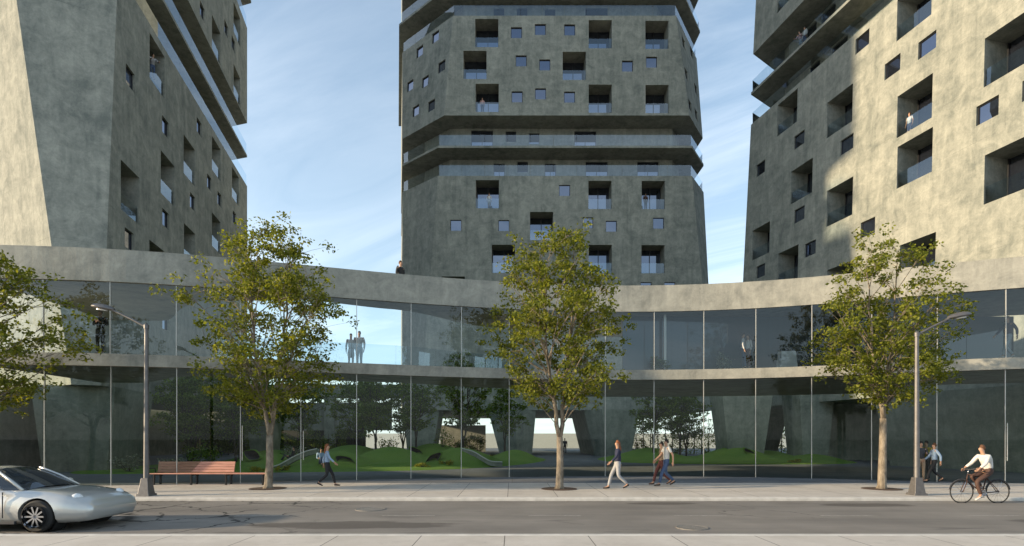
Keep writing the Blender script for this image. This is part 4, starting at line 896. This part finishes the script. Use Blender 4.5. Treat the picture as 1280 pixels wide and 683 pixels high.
    # fingers joined later into the body mesh
    fing = MB()
    for k_, sg in (('l', 1), ('r', -1)):
        fd = (J['wr' + k_] - J['el' + k_]).normalized(); sd_ = fd.cross(V3(0, sg, 0)).normalized(); nrm = V3(0, -sg, 0); p0 = J['wr' + k_] + fd * .095 * s
        for q, ln in enumerate((.068, .078, .072, .055)):
            o_ = p0 + sd_ * (.024 - q * .016) * s; fing.tube([o_, o_ + fd * ln * .5 * s + nrm * .006, o_ + fd * ln * .95 * s + nrm * .028], [.009 * s, .008 * s, .006 * s], skin, 6)
        o_ = J['wr' + k_] + fd * .03 * s + sd_ * .022 * s; fing.tube([o_, o_ + (fd + sd_ * .8) * .03 * s, o_ + (fd + sd_ * .35) * .065 * s + nrm * .012], [.012 * s, .010 * s, .007 * s], skin, 6)
    sp_ = [(J['pel'] + V3(0, 0, -.03 if not skirt else .05) * s, (.140 * s, .170 * s)), (J['waist'], (.113 * s * (.92 if female else 1), .138 * s * (.9 if female else 1))), (J['chest'], (.128 * s, .163 * s)), (lerp(J['chest'], J['neck'], .82), .078 * s)]
    shirt = [sp_]
    for k_ in 'lr':
        shirt.append([(J['chest'], .1), (J['sh' + k_], .070 * s * fem), (J['el' + k_] if sleeves else lerp(J['sh' + k_], J['el' + k_], .72), .054 * s * fem)] + ([(lerp(J['el' + k_], J['wr' + k_], .92), .040 * s)] if sleeves else []))
    ch.append(skin_obj('jacket' if jacket else 'shirt', shirt, top))
    tr = []; P_ = J['pel'] + V3(0, 0, .10) * s
    if skirt: tr = [[(P_, (.125 * s, .15 * s)), (V3(J['pel'].x, 0, .75 * s), (.15 * s, .18 * s)), (V3(J['pel'].x, 0, .52 * s), (.17 * s, .20 * s))]]
    else:
        tr.append([(P_, (.130 * s, .160 * s)), (J['pel'] - V3(0, 0, .03) * s, (.13 * s, .16 * s))])
        for k_ in 'lr': tr.append([(J['pel'] - V3(0, 0, .03) * s, .1), (J['hip' + k_] - V3(0, 0, .04) * s, .098 * s), (J['kn' + k_], .066 * s)] + ([] if shorts else [(lerp(J['kn' + k_], J['an' + k_], .96), .052 * s)]))
    ch.append(skin_obj('skirt' if skirt else 'trousers', tr, legs))
    for k_ in 'lr':
        ft = V3(1, 0, -.10 if J['an' + k_].z < .14 * s else -.55).normalized(); A = J['an' + k_] + V3(0, 0, -.04) * s
        ch.append(skin_obj('shoe', [[(A - ft * .05 * s, (.042 * s, .04 * s)), (A + ft * .06 * s, (.046 * s, .036 * s)), (A + ft * .16 * s, (.044 * s, .028 * s)), (A + ft * .20 * s, (.03 * s, .02 * s))]], shoes))
    hb = J['crown'] + V3(-.022, 0, .012) * s
    hr = [[(hb + V3(.062, 0, .0) * s, (.040 * s, .055 * s)), (hb, (.084 * s, .078 * s)), (hb + V3(-.045, 0, -.06) * s, (.062 * s, .070 * s)), (hb + V3(-.035, 0, -.12) * s, (.045 * s, .058 * s))]]
    if long_hair: hr[0] += [(hb + V3(-.055, 0, -.24) * s, (.045 * s, .085 * s)), (hb + V3(-.06, 0, -.36) * s, (.03 * s, .07 * s))]
    ch.append(skin_obj('hair', hr, hair))
    if bag == 'backpack': ch.append(skin_obj('backpack', [[(J['waist'] + V3(-.17, 0, .0) * s, (.08, .13)), (J['chest'] + V3(-.19, 0, -.02) * s, (.095, .14)), (J['chest'] + V3(-.17, 0, .12) * s, (.06, .11))]], 'bag'))
    PEOPLE.append((ob, ch, fing, Vector(loc), rz, label, group)); return ob
G = 'people walking on the pavement'
person('person in light grey-blue top and black trousers walking alone right of the bench', gnd(409, 609), R(15), 'walk', 'light_blue', 'black_cloth', 'black_shoe', hair='hair_red', long_hair=True, female=True, height=1.60, group=G)
person('person in dark navy jumper and pale grey trousers, long auburn hair, striding past the passage', gnd(772, 612.5), R(186), 'walk', 'navy', 'grey_cloth', 'black_shoe', hair='hair_red', long_hair=True, female=True, height=1.74, group=G, phase=-1)
person('person in white shirt and blue jeans on the street side of the walking couple', gnd(833, 608.5), R(186), 'walk', 'white_cloth', 'denim', 'black_shoe', hair='hair_dark', sleeves=False, height=1.78, group=G)
person('person in tan top and maroon trousers on the glass side of the walking couple', gnd(827, 607), R(186), 'walk', 'tan', 'maroon', 'brown_cloth', hair='hair_dark', female=True, height=1.68, group=G, phase=-1)
person('person in light blue shirt and dark trousers walking behind the right street lamp', gnd(1168, 604), R(160), 'walk', 'light_blue', 'black_cloth', 'black_shoe', hair='hair_brown', height=1.62, group=G)
person('person in yellow top and dark trousers with a backpack, added for a glass reflection near the right lamp', gnd(1158, 601.5), R(200), 'stand', 'yellow_cloth', 'dark_grey', 'black_shoe', hair='hair_dark', height=1.70, bag='backpack')  # added figure in place of a reflection in the podium glass
person('person in dark shirt added for a glass reflection, hidden partly by the right lamp post', gnd(1151, 602), R(250), 'talk', 'dark_grey', 'tan', 'black_shoe', hair='hair_dark', height=1.68)  # second added figure, also in place of a glass reflection
person('person in white shirt and brown trousers riding the bicycle', BK + V3(.235, 0, -.035), R(180), 'cycle', 'white_cloth', 'brown_cloth', 'white_shoe', hair='hair_brown', height=1.74)
person('person in dark clothes seen far down the central passage', gnd(706, 568.5), R(-90), 'walk', 'dark_grey', 'black_cloth', height=1.75)
GF = 'people in the upper gallery'
def gal(px, off):                                                 # spot on the gallery deck behind the glass
    p = fpt(px); q = fpt(px + 8); t_ = (q - p).normalized(); return p + V3(-t_.y, t_.x, 0) * off + V3(0, 0, ZD1 + .002)
person('person in black leather jacket standing behind the upper glass near the left tower', gal(120, .3), R(-80), 'arms', 'black_cloth', 'black_cloth', hair='hair_brown', height=1.72, group=GF)
person('person in pale shirt and trousers behind the upper glass, arms down, taller of two', gal(453.5, 2.2), R(-100), 'stand', 'white_cloth', 'pale_jeans', hair='hair_dark', height=1.78, group=GF)
person('person in dark hair and pale dress beside the taller one behind the upper glass', gal(442.5, 2.3), R(-70), 'stand', 'white_cloth', 'white_cloth', hair='hair_dark', female=True, long_hair=True, height=1.66, skirt=True, group=GF)
person('person in pale shirt and jeans, left of the gallery couple by the plant', gal(930, .3), R(-20), 'talk', 'white_cloth', 'denim', hair='hair_dark', height=1.70, group=GF)
person('person in light top and rust trousers, right of the gallery couple by the plant', gal(936.5, .35), R(200), 'stand', 'white_cloth', 'maroon', hair='hair_dark', female=True, long_hair=True, height=1.64, group=GF)
person('person in navy blazer and pale jeans walking behind the upper glass at the far right', gal(1269, .5), R(185), 'walk', 'navy', 'pale_jeans', 'white_shoe', hair='hair_brown', height=1.75, jacket=True, group=GF)
p = fpt(495); person('person in dark clothes on the roof behind the parapet beside the middle tower', V3(p.x, p.y + 1.0, 8.102), R(-30), 'stand', 'black_cloth', 'black_cloth', hair='hair_brown', height=1.76)
def on_face(pl, i, z, px, back):                                  # spot on a balcony floor: plane i of a tower at height z
    a, b_, o, s, zr = pl[i]; n_ = V3(a, b_, 0).normalized(); oo = o + s * (z - zr) - back; d = V3((px - 640) / F, 1, 0); k_ = oo / d.dot(n_); return V3(d.x * k_, k_, z)
def zface(pl, i, px, py):
    a, b_, o, s, zr = pl[i]; n_ = V3(a, b_, 0).normalized(); d = V3((px - 640) / F, 1, 0); k_ = o / d.dot(n_); return EYE + (547 - py) / F * k_
GB = 'people on the tower balconies'
person('person in white top and dark shorts on the sunlit balcony of the right tower', on_face(loR, 0, zface(loR, 0, 1138, 180) + .62, 1137, .5), R(200), 'stand', 'white_cloth', 'navy', hair='hair_brown', female=True, shorts=True, sleeves=False, height=1.70, group=GB)
person('person in pink top leaning on the right tower terrace edge', on_face(loR, 0, 33.9, 1001, .45), R(200), 'lean', 'pink_cloth', 'pale_jeans', hair='hair_dark', female=True, height=1.66, group=GB)
person('person in white shirt beside the pink one on the right tower terrace', on_face(loR, 0, 33.9, 1006, .50), R(190), 'stand', 'white_cloth', 'denim', hair='hair_dark', height=1.74, group=GB)
person('person in white dress on the lower left balcony of the middle tower', on_face(loC, 0, zface(loC, 0, 611, 260.6) + .03, 611.5, .45), R(-90), 'stand', 'white_cloth', 'white_cloth', hair='hair_brown', female=True, skirt=True, height=1.68, group=GB)
person('person in brown top on the lower right balcony of the middle tower', on_face(loC, 0, zface(loC, 0, 808, 261) + .03, 807, .5), R(-70), 'stand', 'brown_cloth', 'black_cloth', hair='hair_dark', skin='skin_dark', height=1.7, group=GB)
person('person in pink top on the upper left balcony of the middle tower', on_face(upC, 0, zface(upC, 0, 603, 140.2) + .03, 603, .45), R(-90), 'stand', 'pink_cloth', 'denim', hair='hair_brown', female=True, height=1.66, group=GB)
person('person in grey top at the high balcony of the left tower', on_face(loL, 0, zface(loL, 0, 190, 96) + .5, 190.5, .45), R(-40), 'lean', 'grey_cloth', 'denim', hair='hair_dark', height=1.70, group=GB)
g = at(365, 556, 33.2); person('person in dark clothes sitting on the mound behind the street tree', (g.x, g.y, mound_z(g.x, g.y) + .0), R(200), 'sit', 'black_cloth', 'dark_grey', hair='hair_dark')
g = at(402, 560, 31.5); person('person in pale blue top sitting on the lawn just behind the walking woman', (g.x, g.y, mound_z(g.x, g.y) + .0), R(-60), 'sit', 'light_blue', 'denim', hair='hair_dark')
bpy.context.view_layer.update(); dg = bpy.context.evaluated_depsgraph_get(); baked = []
for rec in PEOPLE:
    for o in [rec[0]] + rec[1]: baked.append((o, bpy.data.meshes.new_from_object(o.evaluated_get(dg))))
for o, me in baked:
    o.modifiers.clear(); o.data = me; me.polygons.foreach_set('use_smooth', [True] * len(me.polygons))
for ob, ch, fing, loc, rz, label, group in PEOPLE:
    bm = bmesh.new(); bm.from_mesh(ob.data); f = fing.build('fingers'); bm.from_mesh(f.data); bm.to_mesh(ob.data); bm.free(); bpy.data.objects.remove(f)
    ob.location = loc; ob.rotation_euler = (0, 0, rz); tag(ob, label, 'person', group)
    for c_ in ch: c_.parent = ob
# gallery plants, and a white box standing in for a gap of bright sky
g = gal(905, .55); bush('potted_plant', 'leafy green plant standing on the upper gallery left of the couple', 'plant', g, .5, 1.0, 320, 'bush_leaf', 201, .12)
g = gal(829, .6); bush('potted_plant', 'low dark plant standing on the upper gallery by the tall post', 'plant', g, .5, .75, 280, 'garden_leaf', 202, .12)
g = gal(985.5, .45); b = MB(); sq = lambda w, d, z: [V3(-w, -d, z), V3(w, -d, z), V3(w, d, z), V3(-w, d, z)]
b.prism(sq(.41, .2, 0), sq(.33, .17, .76), 'white_paint'); b.prism(sq(.29, .13, .7601), sq(.29, .13, .765), 'soil'); tag(b.build('sky_gap_box', loc=g, bevel=.012), 'white tapered box standing in for a bright sky gap on the upper gallery right of the couple', 'sky gap')
